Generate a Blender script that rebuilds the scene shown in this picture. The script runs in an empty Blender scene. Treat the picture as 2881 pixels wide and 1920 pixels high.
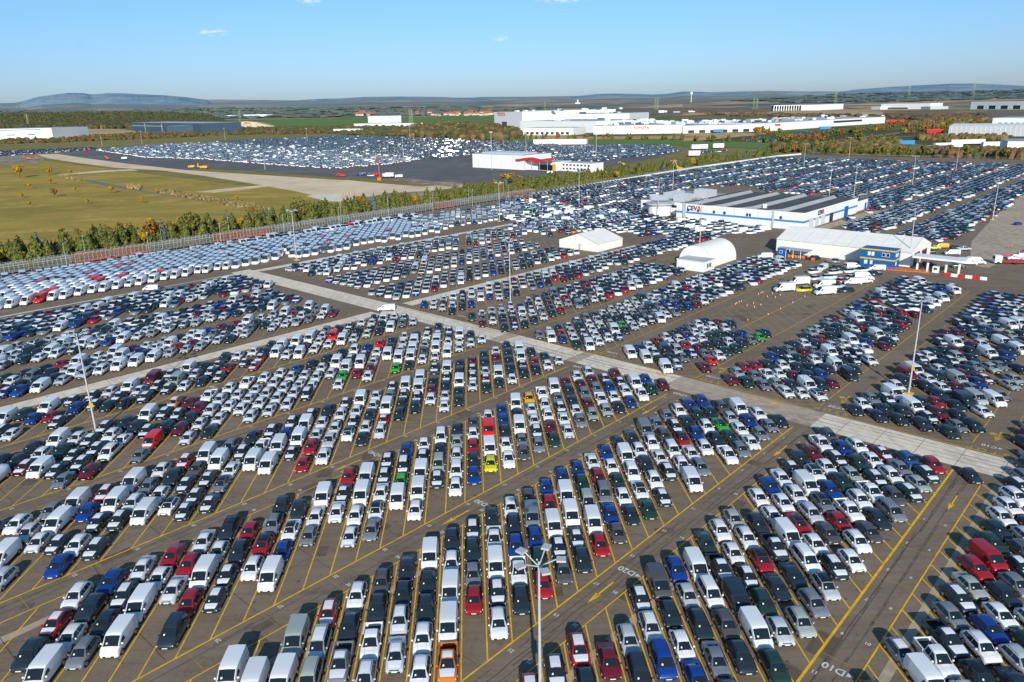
import bpy, bmesh, math, random
import numpy as np
from mathutils import Matrix, Vector
random.seed(7); RNG = np.random.default_rng(11)
scene = bpy.context.scene
COL = bpy.data.collections.new("Scene_root"); scene.collection.children.link(COL)

# ---------------------------------------------------------------- camera and measured ground frame
H = 56.0                                   # camera height in metres
FPX, PITCH, ROLL, TA = 2118.126, 0.303926087, -0.020970627, 0.742654850
CXP, CYP = 1440.5, 960.0
_cp, _sp, _cr, _sr = math.cos(PITCH), math.sin(PITCH), math.cos(ROLL), math.sin(ROLL)
_x = Vector((1, 0, 0)); _u = Vector((0, _sp, _cp)); CF_ = Vector((0, _cp, -_sp))
CR_ = _x * _cr + _u * _sr; CU_ = _x * -_sr + _u * _cr
CAMP = Vector((0, 0, H))
PA = Vector((math.sin(TA), math.cos(TA), 0)); PC = Vector((math.cos(TA), -math.sin(TA), 0))

def W(a, c, z=0.0):
    "lot frame (a along the aisles, c across them) -> world"
    return Vector((PA.x * a + PC.x * c, PA.y * a + PC.y * c, z))
def AC(x, y):
    return x * PA.x + y * PA.y, x * PC.x + y * PC.y
def G(px, py, z=0.0):
    "where a sight line meets the ground"
    d = CR_ * (px - CXP) + CU_ * (CYP - py) + CF_ * FPX
    return Vector((0, 0, H)) + d * ((H - z) / -d.z)
def yh(px): return 295.8 - .02098 * (px - 1440)
def GF(px, py):
    "like G, but beyond 4.5 km the land rises gently towards the hills"
    ang = max((py - yh(px)) / FPX, -.004); d = CR_ * (px - CXP) + CU_ * (CYP - py) + CF_ * FPX; d = Vector((d.x, d.y, 0)).normalized()
    if ang > 0:
        D = 56 / ang
        if D <= 4500: return G(px, py)
        D2 = 4500 + 2500 * (1 - 4500 / D); return d * D2 + Vector((0, 0, 56 * (1 - D2 / D)))
    D2 = 7000 - ang / .0085 * 4500; return d * D2 + Vector((0, 0, 56 - ang * D2))
def gac(px, py):
    g = G(px, py); return AC(g.x, g.y)
def PX(v):
    w = v - CAMP; q = w.dot(CF_)
    if q < 1: return (-9999, 9999)
    return CXP + FPX * w.dot(CR_) / q, CYP - FPX * w.dot(CU_) / q
def tl(x0, y0, s, pts): return [(x0 + a / s, y0 + b / s) for a, b in pts]
def inpoly(x, y, P):
    r = False; j = len(P) - 1
    for i in range(len(P)):
        if (P[i][1] > y) != (P[j][1] > y) and x < (P[j][0] - P[i][0]) * (y - P[i][1]) / (P[j][1] - P[i][1]) + P[i][0]: r = not r
        j = i
    return r

cam_d = bpy.data.cameras.new("Camera"); cam = bpy.data.objects.new("Camera", cam_d)
COL.objects.link(cam); scene.camera = cam
cam_d.sensor_width = 36; cam_d.lens = FPX / 2881 * 36; cam_d.clip_start = .5; cam_d.clip_end = 90000
cam.matrix_world = Matrix(((CR_.x, CU_.x, -CF_.x, 0), (CR_.y, CU_.y, -CF_.y, 0), (CR_.z, CU_.z, -CF_.z, H), (0, 0, 0, 1)))

# ---------------------------------------------------------------- materials
MATS = {}
def nt(name):
    m = bpy.data.materials.new(name); m.use_nodes = True; n = m.node_tree
    return m, n, n.nodes["Principled BSDF"]
def lin(r, g, b):
    f = lambda v: ((v / 255 + .055) / 1.055) ** 2.4 if v > 10 else v / 255 / 12.92
    return (f(r), f(g), f(b), 1)
def mat(name, col, rough=.7, metal=0, noise=0, scale=2.0, spec=.3, coat=0, bump=0, emit=0):
    if name in MATS: return MATS[name]
    m, n, b = nt(name); b.inputs["Roughness"].default_value = rough; b.inputs["Metallic"].default_value = metal
    b.inputs["Specular IOR Level"].default_value = spec; b.inputs["Coat Weight"].default_value = coat
    b.inputs["Base Color"].default_value = col
    if noise:
        tc = n.nodes.new("ShaderNodeTexCoord"); t = n.nodes.new("ShaderNodeTexNoise"); t.inputs["Scale"].default_value = scale
        t.inputs["Detail"].default_value = 6; t.inputs["Roughness"].default_value = .65
        r = n.nodes.new("ShaderNodeMapRange"); r.inputs[1].default_value = .3; r.inputs[2].default_value = .7
        r.inputs[3].default_value = 1 - noise; r.inputs[4].default_value = 1 + noise
        h = n.nodes.new("ShaderNodeMix"); h.data_type = 'RGBA'; h.blend_type = 'MULTIPLY'; h.inputs[0].default_value = 1
        h.inputs[6].default_value = col
        n.links.new(tc.outputs["Object"], t.inputs["Vector"]); n.links.new(t.outputs["Fac"], r.inputs[0])
        n.links.new(r.outputs[0], h.inputs[7]); n.links.new(h.outputs[2], b.inputs["Base Color"])
        if bump:
            bp = n.nodes.new("ShaderNodeBump"); bp.inputs["Strength"].default_value = bump; bp.inputs["Distance"].default_value = .05
            n.links.new(t.outputs["Fac"], bp.inputs["Height"]); n.links.new(bp.outputs[0], b.inputs["Normal"])
    MATS[name] = m; return m

def noisy(n, scale, lo, hi, detail=5, rough=.6, vec=None, stretch=None):
    t = n.nodes.new("ShaderNodeTexNoise"); t.inputs["Scale"].default_value = scale; t.inputs["Detail"].default_value = detail
    t.inputs["Roughness"].default_value = rough
    tc = n.nodes.new("ShaderNodeNewGeometry"); mp = n.nodes.new("ShaderNodeMapping")
    if stretch: mp.inputs["Scale"].default_value = stretch[:3]; mp.inputs["Rotation"].default_value = (0, 0, stretch[3] if len(stretch) > 3 else 0)
    n.links.new(tc.outputs["Position"], mp.inputs[0]); n.links.new(mp.outputs[0], t.inputs["Vector"])
    r = n.nodes.new("ShaderNodeMapRange"); r.inputs[1].default_value = lo; r.inputs[2].default_value = hi
    n.links.new(t.outputs["Fac"], r.inputs[0]); return r.outputs[0]
def mixc(n, fac, c1, c2, mode='MIX'):
    h = n.nodes.new("ShaderNodeMix"); h.data_type = 'RGBA'; h.blend_type = mode
    for sock, v in ((h.inputs[0], fac), (h.inputs[6], c1), (h.inputs[7], c2)):
        if isinstance(v, (int, float, tuple)): sock.default_value = v
        else: n.links.new(v, sock)
    return h.outputs[2]

def ground_mat(name, cols, rough=.9, layers=((.02, .35, .65), (.3, .3, .7), (4, .35, .7)), spec=.15, stretch=None, bump=0, streak=None):
    "several noise layers blended between the given colours"
    m, n, b = nt(name); b.inputs["Roughness"].default_value = rough; b.inputs["Specular IOR Level"].default_value = spec
    c = cols[0]
    for (s, lo, hi), c2 in zip(layers, cols[1:]):
        c = mixc(n, noisy(n, s, lo, hi, stretch=stretch), c, c2)
    if streak:
        st_ = noisy(n, 1.0, .45, .75, stretch=streak); c = mixc(n, .55, c, mixc(n, st_, (1, 1, 1, 1), (.62, .60, .58, 1)), 'MULTIPLY')
        st_ = noisy(n, .9, .62, .74, detail=2); c = mixc(n, .5, c, mixc(n, st_, (1, 1, 1, 1), (.45, .44, .43, 1)), 'MULTIPLY')
    fine = noisy(n, 9, .2, .8); c = mixc(n, .35, c, mixc(n, fine, (.55, .55, .55, 1), (1.4, 1.4, 1.4, 1)), 'MULTIPLY')
    n.links.new(c, b.inputs["Base Color"]); MATS[name] = m; return m

M_asph = ground_mat("lot_asphalt", [(.200, .148, .100, 1), (.268, .204, .144, 1), (.148, .110, .074, 1), (.238, .182, .130, 1)], layers=((.03, .38, .62), (.22, .42, .75), (1.6, .35, .7)), streak=(.012, .9, 1, -(math.pi / 2 - TA)))
M_asph2 = ground_mat("new_asphalt", [(.135, .128, .122, 1), (.185, .172, .158, 1), (.108, .104, .102, 1)], layers=((.012, .4, .6), (.08, .4, .7)))
M_conc = ground_mat("concrete_road", [(.78, .66, .50, 1), (.66, .54, .40, 1), (.84, .74, .59, 1)], layers=((.05, .4, .65), (.5, .4, .7)), rough=.85, streak=(.9, .015, 1, -(math.pi / 2 - TA)))
M_conc2 = ground_mat("stained_concrete", [(.42, .33, .235, 1), (.30, .235, .165, 1), (.55, .44, .32, 1)], layers=((.05, .4, .65), (.5, .4, .7)), rough=.85)
M_earth = ground_mat("bare_earth", [(.74, .55, .35, 1), (.60, .43, .27, 1), (.80, .64, .44, 1)], layers=((.012, .4, .6), (.06, .4, .7)))
M_soil = ground_mat("dark_soil", [(.30, .225, .15, 1), (.19, .145, .10, 1), (.48, .39, .28, 1)], layers=((.02, .4, .6), (.09, .45, .7)))
M_yel = mat("road_yellow", (.82, .44, .008, 1), .6, noise=.28, scale=.9)
M_yel2 = mat("worn_road_yellow", (.50, .30, .045, 1), .7, noise=.3, scale=.9)
M_whi = mat("road_white", (.62, .6, .56, 1), .6, noise=.2, scale=1.5)
M_seam = mat("tar_seam", (.085, .070, .058, 1), .6, noise=.3, scale=1)

# vehicle paint: the object's own colour
def paint(name, vcol=False):
    m, n, b = nt(name)
    if vcol:
        o = n.nodes.new("ShaderNodeAttribute"); o.attribute_name = "Col"; out = o.outputs["Color"]
    else:
        o = n.nodes.new("ShaderNodeObjectInfo"); out = o.outputs["Color"]
    n.links.new(out, b.inputs["Base Color"]); b.inputs["Roughness"].default_value = .38
    b.inputs["Coat Weight"].default_value = .55; b.inputs["Coat Roughness"].default_value = .12; b.inputs["Metallic"].default_value = .1
    MATS[name] = m; return m
M_paint = paint("car_paint"); M_vpaint = paint("car_paint_mass", True)
M_film = mat("protective_film", (.74, .75, .77, 1), .42, spec=.4)
M_glass = mat("tinted_glass", (.012, .018, .026, 1), .06, spec=.5)
M_trim = mat("black_trim", (.02, .02, .022, 1), .55)
M_tyre = mat("tyre_rubber", (.018, .018, .018, 1), .8)
M_rim = mat("alloy_rim", (.35, .36, .38, 1), .35, metal=.7)
M_lamp = mat("lamp_glass", (.75, .77, .8, 1), .15, spec=.6)
M_sheet = mat("windscreen_sheet", (.62, .72, .6, 1), .6)
M_steel = mat("galvanised_steel", (.50, .52, .53, 1), .5, metal=.25, noise=.08, scale=.8)
M_dsteel = mat("weathered_steel", (.17, .18, .19, 1), .6, metal=.2, noise=.2, scale=.5)
M_white = mat("white_cladding", (.78, .78, .76, 1), .6, noise=.05, scale=.15)
M_wht2 = mat("white_tent_fabric", (.80, .77, .70, 1), .7, noise=.06, scale=.3)
M_roofd = mat("dark_roof_membrane", (.095, .090, .088, 1), .8, noise=.3, scale=.1)
M_roofg = mat("grey_roof", (.34, .35, .36, 1), .7, noise=.12, scale=.08)
M_blue = mat("blue_panel", (.010, .110, .34, 1), .5, noise=.08, scale=.5)
M_stripe = mat("blue_stripe", (.045, .23, .50, 1), .5)
M_yelp = mat("yellow_trim", (.75, .47, .02, 1), .5)
M_red = mat("red_panel", (.62, .02, .015, 1), .5)
M_redrust = mat("red_deck", (.50, .085, .05, 1), .7, noise=.25, scale=.4)
M_orange = mat("safety_orange", (.85, .17, .02, 1), .5)
M_mach = mat("machine_yellow", (.75, .38, .02, 1), .5)
M_green = mat("green_panel", (.02, .28, .12, 1), .5)
M_navyh = mat("slate_blue_cladding", (.050, .085, .125, 1), .6, noise=.08, scale=.05)
M_greyh = mat("pale_grey_cladding", (.45, .46, .48, 1), .6, noise=.05, scale=.05)
M_door = mat("shutter_door", (.55, .57, .58, 1), .6)
M_dark = mat("dark_opening", (.03, .035, .045, 1), .5)
M_text = mat("lettering_red", (.65, .015, .03, 1), .5)
M_textd = mat("lettering_navy", (.02, .025, .06, 1), .5)
M_skin = mat("skin", (.45, .26, .19, 1), .6)
M_water = mat("stream_water", (.17, .18, .17, 1), .8, spec=.1)

# ---------------------------------------------------------------- mesh helpers
class MB:
    def __init__(s): s.v = []; s.f = []; s.m = []; s.mats = []
    def mi(s, m):
        if m not in s.mats: s.mats.append(m)
        return s.mats.index(m)
    def face(s, pts, m):
        i = len(s.v); s.v += [tuple(p) for p in pts]; s.f.append(tuple(range(i, i + len(pts)))); s.m.append(s.mi(m))
    def box(s, x0, x1, y0, y1, z0, z1, m, M=None, bottom=False, top=None):
        P = [Vector(p) for p in ((x0, y0, z0), (x1, y0, z0), (x1, y1, z0), (x0, y1, z0), (x0, y0, z1), (x1, y0, z1), (x1, y1, z1), (x0, y1, z1))]
        if M is not None: P = [M @ p for p in P]
        i = len(s.v); s.v += [tuple(p) for p in P]; k = s.mi(m); kt = s.mi(top) if top else k
        F = [(0, 1, 5, 4), (1, 2, 6, 5), (2, 3, 7, 6), (3, 0, 4, 7)]
        for f in F: s.f.append(tuple(i + j for j in f)); s.m.append(k)
        s.f.append((i + 4, i + 5, i + 6, i + 7)); s.m.append(kt)
        if bottom: s.f.append((i + 3, i + 2, i + 1, i)); s.m.append(k)
    def bar(s, p, q, w, m, n=6, w2=None):
        p, q = Vector(p), Vector(q); d = q - p
        if d.length < 1e-6: return
        z = d.normalized(); x = z.orthogonal().normalized(); y = z.cross(x); i = len(s.v); k = s.mi(m); w2 = w if w2 is None else w2
        for c, r in ((p, w), (q, w2)):
            for j in range(n):
                t = 2 * math.pi * j / n; s.v.append(tuple(c + x * (math.cos(t) * r) + y * (math.sin(t) * r)))
        for j in range(n):
            s.f.append((i + j, i + (j + 1) % n, i + n + (j + 1) % n, i + n + j)); s.m.append(k)
        s.f.append(tuple(i + n + j for j in range(n))); s.m.append(k)
        s.f.append(tuple(i + n - 1 - j for j in range(n))); s.m.append(k)
    def wheel(s, x, y, r, w, m, n=14):
        s.bar((x - w / 2, y, r), (x + w / 2, y, r), r, m, n)
    def mesh(s, name, smooth=0):
        me = bpy.data.meshes.new(name); me.from_pydata(s.v, [], s.f)
        for m in s.mats: me.materials.append(m)
        me.polygons.foreach_set("material_index", s.m); me.update()
        if smooth:
            me.polygons.foreach_set("use_smooth", [True] * len(me.polygons))
            me.set_sharp_from_angle(angle=math.radians(smooth))
        return me
    def obj(s, name, parent=None, smooth=0, weld=False):
        me = s.mesh(name, 0)
        if weld:
            bm = bmesh.new(); bm.from_mesh(me); bmesh.ops.remove_doubles(bm, verts=bm.verts, dist=1e-4); bm.to_mesh(me); bm.free()
        if smooth:
            me.polygons.foreach_set("use_smooth", [True] * len(me.polygons)); me.set_sharp_from_angle(angle=math.radians(smooth))
        return link(name, me, parent)
def link(name, data, parent=None):
    o = bpy.data.objects.new(name, data); COL.objects.link(o)
    if parent: o.parent = parent
    return o
def tag(o, label=None, cat=None, group=None, kind=None):
    if label: o["label"] = label
    if cat: o["category"] = cat
    if group: o["group"] = group
    if kind: o["kind"] = kind
    return o
def empty(name, loc=(0, 0, 0), rz=0, **k):
    o = link(name, None); o.location = loc; o.rotation_euler = (0, 0, rz); o.empty_display_size = .1
    return tag(o, **k)
def struct(o): o["kind"] = "structure"; return o
def copy_tree(o, parent=None):
    c = o.copy(); COL.objects.link(c); c.parent = parent
    for ch in list(o.children): copy_tree(ch, c)
    return c
RZA = -TA + math.pi / 2           # world angle of the a axis
def text(name, body, size, loc, xdir, updir, m, parent=None, ext=.02, bold=0, align='CENTER'):
    cu = bpy.data.curves.new(name, 'FONT'); cu.body = body; cu.size = size; cu.extrude = ext; cu.align_x = align; cu.align_y = 'CENTER'
    cu.offset = bold; cu.resolution_u = 3
    cu.materials.append(m); tmp = bpy.data.objects.new("t", cu); me = bpy.data.meshes.new_from_object(tmp); bpy.data.objects.remove(tmp)
    o = link(name, me, parent)
    x = Vector(xdir).normalized(); y = Vector(updir).normalized(); z = x.cross(y)
    o.matrix_world = Matrix(((x.x, y.x, z.x, loc[0]), (x.y, y.y, z.y, loc[1]), (x.z, y.z, z.z, loc[2]), (0, 0, 0, 1)))
    if parent: o.matrix_parent_inverse = parent.matrix_basis.inverted()
    return o
# ---------------------------------------------------------------- vehicles
# stations from the tail (y=0) to the nose: y, w0,w1,w2,w3, z0,z1,z2,z3,z4
SPEC = {
 'suv': dict(L=4.40, wr=.35, wy=(.82, 3.52), roof=(2, 5), cowl=6, rear=(1, 2), trim=1, st=[
  (0.00, .66, .78, .74, .60, .42, .62, .84, .90, .92), (.08, .80, .89, .84, .64, .30, .62, .98, 1.06, 1.09),
  (.60, .84, .91, .85, .60, .24, .62, 1.00, 1.50, 1.555), (1.15, .84, .915, .86, .62, .24, .62, 1.00, 1.545, 1.60),
  (1.95, .84, .915, .86, .63, .24, .62, .99, 1.555, 1.61), (2.60, .84, .915, .86, .62, .24, .62, .98, 1.50, 1.555),
  (3.28, .84, .91, .86, .70, .24, .62, .95, 1.01, 1.05), (3.85, .83, .90, .84, .66, .25, .60, .89, .95, .99),
  (4.24, .80, .86, .78, .56, .28, .56, .76, .84, .87), (4.40, .62, .72, .66, .46, .38, .54, .64, .70, .72)]),
 'hatch': dict(L=4.10, wr=.32, wy=(.72, 3.28), roof=(2, 5), cowl=6, rear=(1, 2), trim=0, st=[
  (0.00, .64, .76, .72, .58, .38, .56, .78, .84, .86), (.08, .78, .86, .81, .62, .26, .56, .92, .98, 1.0),
  (.66, .82, .88, .82, .56, .20, .56, .95, 1.38, 1.43), (1.15, .82, .885, .83, .58, .20, .56, .94, 1.43, 1.48),
  (1.80, .82, .885, .83, .59, .20, .56, .92, 1.43, 1.48), (2.35, .82, .885, .83, .58, .20, .56, .90, 1.37, 1.42),
  (3.08, .82, .88, .83, .68, .20, .56, .86, .92, .96), (3.60, .81, .87, .81, .62, .21, .54, .79, .85, .89),
  (3.96, .76, .83, .75, .52, .24, .50, .68, .75, .78), (4.10, .58, .68, .62, .42, .34, .48, .56, .62, .64)]),
 'sedan': dict(L=4.65, wr=.33, wy=(.95, 3.72), roof=(3, 6), cowl=7, rear=(2, 3), trim=0, st=[
  (0.00, .64, .78, .74, .62, .38, .56, .84, .90, .91), (.10, .80, .88, .82, .66, .26, .56, .94, 1.00, 1.02),
  (.62, .82, .895, .84, .66, .20, .56, .95, 1.02, 1.05), (1.35, .82, .90, .84, .56, .20, .56, .94, 1.37, 1.42),
  (1.80, .82, .90, .84, .58, .20, .56, .93, 1.41, 1.46), (2.30, .82, .90, .84, .59, .20, .56, .91, 1.41, 1.46),
  (2.75, .82, .90, .84, .58, .20, .56, .89, 1.35, 1.40), (3.50, .82, .89, .84, .68, .20, .56, .85, .91, .95),
  (4.05, .81, .88, .82, .62, .21, .54, .78, .84, .88), (4.48, .76, .84, .76, .52, .24, .50, .67, .74, .77), (4.65, .58, .68, .62, .42, .34, .48, .56, .62, .64)]),
 'mpv': dict(L=4.60, wr=.33, wy=(.80, 3.75), roof=(2, 5), cowl=6, rear=(1, 2), trim=1, st=[
  (0.00, .70, .82, .80, .70, .40, .62, .92, .98, 1.0), (.05, .82, .91, .87, .74, .26, .62, 1.04, 1.12, 1.15),
  (.26, .84, .92, .88, .70, .22, .62, 1.05, 1.72, 1.78), (1.0, .84, .925, .88, .71, .22, .62, 1.05, 1.77, 1.83),
  (2.1, .84, .925, .88, .71, .22, .62, 1.04, 1.77, 1.83), (2.85, .84, .925, .88, .69, .22, .62, 1.03, 1.70, 1.75),
  (3.62, .84, .92, .88, .72, .22, .62, 1.02, 1.08, 1.12), (4.15, .83, .90, .84, .66, .24, .60, .92, .99, 1.03),
  (4.47, .78, .86, .78, .56, .28, .56, .76, .84, .88), (4.60, .62, .74, .68, .48, .36, .52, .62, .70, .72)]),
 'van': dict(L=5.10, wr=.35, wy=(.95, 4.15), roof=(1, 5), cowl=6, rear=None, trim=1, side=(3.35, 4.25), st=[
  (0.00, .84, .93, .90, .74, .34, .70, 1.20, 1.84, 1.88), (.08, .90, .97, .94, .80, .26, .70, 1.20, 1.90, 1.96),
  (1.0, .90, .975, .945, .82, .22, .70, 1.20, 1.92, 1.98), (2.2, .90, .975, .945, .82, .22, .70, 1.20, 1.92, 1.98),
  (3.1, .90, .975, .945, .81, .22, .70, 1.18, 1.91, 1.97), (3.45, .90, .975, .94, .78, .22, .70, 1.16, 1.84, 1.89),
  (4.32, .90, .96, .92, .80, .22, .68, 1.10, 1.16, 1.20), (4.72, .88, .94, .88, .72, .24, .64, .98, 1.05, 1.09),
  (4.98, .82, .88, .80, .60, .28, .58, .80, .90, .93), (5.10, .66, .76, .68, .48, .36, .52, .64, .74, .76)]),
 'bigvan': dict(L=6.00, wr=.37, wy=(1.15, 4.95), roof=(1, 5), cowl=6, rear=None, trim=1, side=(4.25, 5.05), st=[
  (0.00, .92, 1.0, .99, .86, .42, .85, 1.5, 2.42, 2.46), (.08, .95, 1.02, 1.0, .90, .34, .85, 1.5, 2.5, 2.56),
  (1.2, .95, 1.025, 1.01, .90, .30, .85, 1.5, 2.53, 2.60), (2.7, .95, 1.025, 1.01, .90, .30, .85, 1.5, 2.53, 2.60),
  (3.9, .95, 1.025, 1.0, .88, .30, .85, 1.45, 2.50, 2.57), (4.25, .95, 1.025, .99, .82, .30, .85, 1.40, 2.30, 2.36),
  (5.12, .95, 1.01, .96, .84, .30, .80, 1.22, 1.30, 1.34), (5.55, .92, .98, .92, .76, .32, .74, 1.08, 1.16, 1.20),
  (5.86, .86, .92, .84, .62, .34, .66, .88, .98, 1.02), (6.0, .70, .80, .72, .52, .40, .58, .70, .80, .82)]),
 'pickup': dict(L=5.30, wr=.38, wy=(1.05, 4.25), roof=(1, 3), cowl=4, rear=None, trim=1, side=(2.0, 3.95), st=[
  (1.78, .84, .93, .88, .60, .34, .76, 1.10, 1.20, 1.22), (1.98, .84, .93, .88, .62, .34, .76, 1.10, 1.76, 1.80),
  (2.7, .84, .93, .88, .64, .34, .76, 1.10, 1.78, 1.83), (3.20, .84, .93, .88, .63, .34, .76, 1.09, 1.72, 1.77),
  (3.98, .84, .93, .88, .74, .34, .76, 1.06, 1.12, 1.16), (4.60, .84, .92, .87, .70, .34, .74, 1.02, 1.08, 1.12),
  (5.12, .82, .89, .83, .62, .36, .68, .92, .99, 1.02), (5.30, .70, .80, .74, .54, .44, .62, .76, .84, .86)]),
}
for k_, s_ in SPEC.items():
    if k_ in ('suv', 'hatch', 'sedan', 'mpv', 'pickup'):
        s_['st'] = [tuple(q) if q[8] < 1.25 else (q[0], q[1], q[2], q[3], q[4] * .925) + tuple(q[5:]) for q in s_['st']]
def interp(st, y):
    if y <= st[0][0]: return st[0]
    for a, b in zip(st, st[1:]):
        if y <= b[0]:
            t = (y - a[0]) / (b[0] - a[0]); return tuple(p + (q - p) * t for p, q in zip(a, b))
    return st[-1]
def topp(sp, y, t, up=.0):
    s = interp(sp['st'], y); return (t * s[4], y, s[8] + (s[9] - s[8]) * (1 - abs(t)) + up)
def sidep(sp, y, v, sg, out=.0):
    s = interp(sp['st'], y); return (sg * (s[3] + (s[4] - s[3]) * v + out), y, s[7] + (s[8] - s[7]) * v + out * .4)
def top_patch(mb, sp, y0, y1, t0, t1, m, up=.012, ny=3, taper=1.0, nt_=4):
    G_ = []
    for i in range(ny + 1):
        y = y0 + (y1 - y0) * i / ny; k = 1 + (taper - 1) * i / ny
        G_.append([topp(sp, y, (t0 + (t1 - t0) * j / nt_) * k, up) for j in range(nt_ + 1)])
    for i in range(ny):
        for j in range(nt_): mb.face([G_[i][j], G_[i][j + 1], G_[i + 1][j + 1], G_[i + 1][j]], m)
def side_patch(mb, sp, y0, y1, v0, v1, sg, m, out=.012, ny=3, slant0=0, slant1=0):
    G_ = []
    for i in range(ny + 1):
        row = []
        for v in (v0, v1):
            ya = y0 + slant0 * (v - v0) / max(v1 - v0, .01); yb = y1 - slant1 * (v - v0) / max(v1 - v0, .01)
            row.append(sidep(sp, ya + (yb - ya) * i / ny, v, sg, out))
        G_.append(row)
    for i in range(ny):
        q = [G_[i][0], G_[i + 1][0], G_[i + 1][1], G_[i][1]]
        mb.face(q if sg > 0 else q[::-1], m)
def centre(mb, L):
    mb.v = [(x, y - L / 2, z) for x, y, z in mb.v]; return mb

def vehicle_parts(kind):
    sp = SPEC[kind]; st = sp['st']; L = sp['L']; P = {}
    b = MB(); rings = []
    for (y, w0, w1, w2, w3, z0, z1, z2, z3, z4) in st:
        rings.append([(-w0, y, z0), (-w1, y, z1), (-w2, y, z2), (-w3, y, z3), (0, y, z4), (w3, y, z3), (w2, y, z2), (w1, y, z1), (w0, y, z0)])
    n = 9; b.v = [p for r in rings for p in r]
    kp = b.mi(M_paint); kt = b.mi(M_trim)
    for i in range(len(st) - 1):
        for j in range(n):
            k = (j + 1) % n; b.f.append((i * n + j, i * n + k, (i + 1) * n + k, (i + 1) * n + j)[::-1])
            b.m.append(kt if (j == n - 1 or (sp['trim'] and j in (0, n - 2) and False)) else kp)
    b.f.append(tuple(range(n))[::-1]); b.m.append(kp); e = (len(st) - 1) * n; b.f.append(tuple(e + j for j in range(n))); b.m.append(kp)
    b.f = [f[::-1] for f in b.f]
    # dark sills, bumpers and grille set a little proud
    if sp['trim']:
        for sg in (-1, 1):
            q = []
            for y in (.35, 2.0, L - .45):
                s = interp(st, max(y, st[0][0])); q.append(((sg * (s[1] + .035), y, s[5] + .02), (sg * (s[1] + (s[2] - s[1]) * .5 + .03), y, s[5] + (s[6] - s[5]) * .45)))
            for a_, c_ in zip(q, q[1:]):
                f = [a_[0], c_[0], c_[1], a_[1]]; b.face(f if sg > 0 else f[::-1], M_trim)
    b.box(-.56, .56, L - .04, L + .014, .34, .54, M_trim); b.box(-.46, .46, L - .10, L - .002, .57, .69, M_trim); b.box(-.26, .26, L + .0, L + .022, .44, .54, M_sheet)
    cwy = st[sp['cowl']][0]; top_patch(b, sp, cwy - .07, cwy + .06, -.96, .96, M_trim, .012, 1)
    for sg in (-.62, .62): top_patch(b, sp, cwy + .08, st[-2][0] - .05, sg - .012, sg + .012, M_trim, .004, 3, nt_=1)
    b.box(-.5, .5, -.015 if kind != 'pickup' else 0, .02, .36, .50, M_trim)
    # rear lamps
    for sg in (-1, 1):
        zt = .80 if kind not in ('van', 'bigvan') else 1.1
        b.box(min(sg * .60, sg * .80), max(sg * .60, sg * .80), -.02, .05, zt, zt + .16, M_red)
    if kind == 'pickup':
        # open cargo bed: floor, side walls, tailgate
        for sg in (-1, 1):
            x0, x1 = sorted((sg * .93, sg * .80)); b.box(x0, x1, .03, 1.80, .50, 1.14, M_paint, bottom=True)
        b.box(-.93, .93, 0, .09, .50, 1.12, M_paint, bottom=True); b.box(-.82, .82, .05, 1.80, .50, .66, M_trim, bottom=True)
    centre(b, L); P['body'] = b
    rf, cw = st[sp['roof'][1]][0], st[sp['cowl']][0]
    w = MB(); top_patch(w, sp, rf + .07, cw - .06, -.93, .93, M_glass, .016, 3, taper=.97)
    top_patch(w, sp, cw - .26, cw - .12, .40, .62, M_sheet, .026, 1, nt_=1)
    centre(w, L); P['windscreen'] = w
    if sp['rear']:
        r = MB(); y0, y1 = st[sp['rear'][0]][0], st[sp['rear'][1]][0]
        top_patch(r, sp, y0 + (y1 - y0) * .12, y1 - (y1 - y0) * .12, -.88, .88, M_glass, .014, 2); P['rear_window'] = centre(r, L)
    elif kind in ('van', 'bigvan'):
        r = MB(); zt = 1.15 if kind == 'van' else 1.45
        r.box(-.66, -.08, -.03, .0, zt, zt + .48, M_glass); r.box(.08, .66, -.03, 0, zt, zt + .48, M_glass); P['rear_window'] = centre(r, L)
    for sg in (-1, 1):
        s = MB()
        if kind in ('van', 'bigvan'): side_patch(s, sp, sp['side'][0] - .25, sp['side'][1], .04, .62, sg, M_glass, .016, 4, .1, .62)
        elif kind == 'pickup':
            side_patch(s, sp, 2.08, 2.78, .06, .86, sg, M_glass, .014, 2, .05, 0); side_patch(s, sp, 2.86, 3.92, .06, .86, sg, M_glass, .014, 3, 0, .62)
        else:
            ye = st[sp['rear'][1]][0]; mid = (ye + rf) / 2 + .25
            side_patch(s, sp, ye - .12, ye + .42, .10, .82, sg, M_glass, .014, 2, .12, 0)
            side_patch(s, sp, ye + .48, mid - .04, .06, .86, sg, M_glass, .014, 2, 0, 0)
            side_patch(s, sp, mid + .04, cw - .10, .06, .86, sg, M_glass, .014, 4, 0, cw - rf - .12)
        P['side_window%d' % (sg > 0)] = centre(s, L)
    i = 0
    for y in sp['wy']:
        for sg in (-1, 1):
            q = MB(); x = sg * (interp(st, max(y, st[0][0]))[1] - .02)
            q.bar((x - .10, y, sp['wr']), (x + .10 , y, sp['wr']), sp['wr'], M_tyre, 16)
            # dark arch behind the tyre
            q.bar((x - .06, y, sp['wr'] + .03), (x + .06, y, sp['wr'] + .03), sp['wr'] + .07, M_trim, 16)
            P['wheel%d' % i] = centre(q, L)
            q = MB(); q.bar((x - .115, y, sp['wr']), (x + .115, y, sp['wr']), sp['wr'] * .62, M_rim, 10); P['rim%d' % i] = centre(q, L); i += 1
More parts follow.
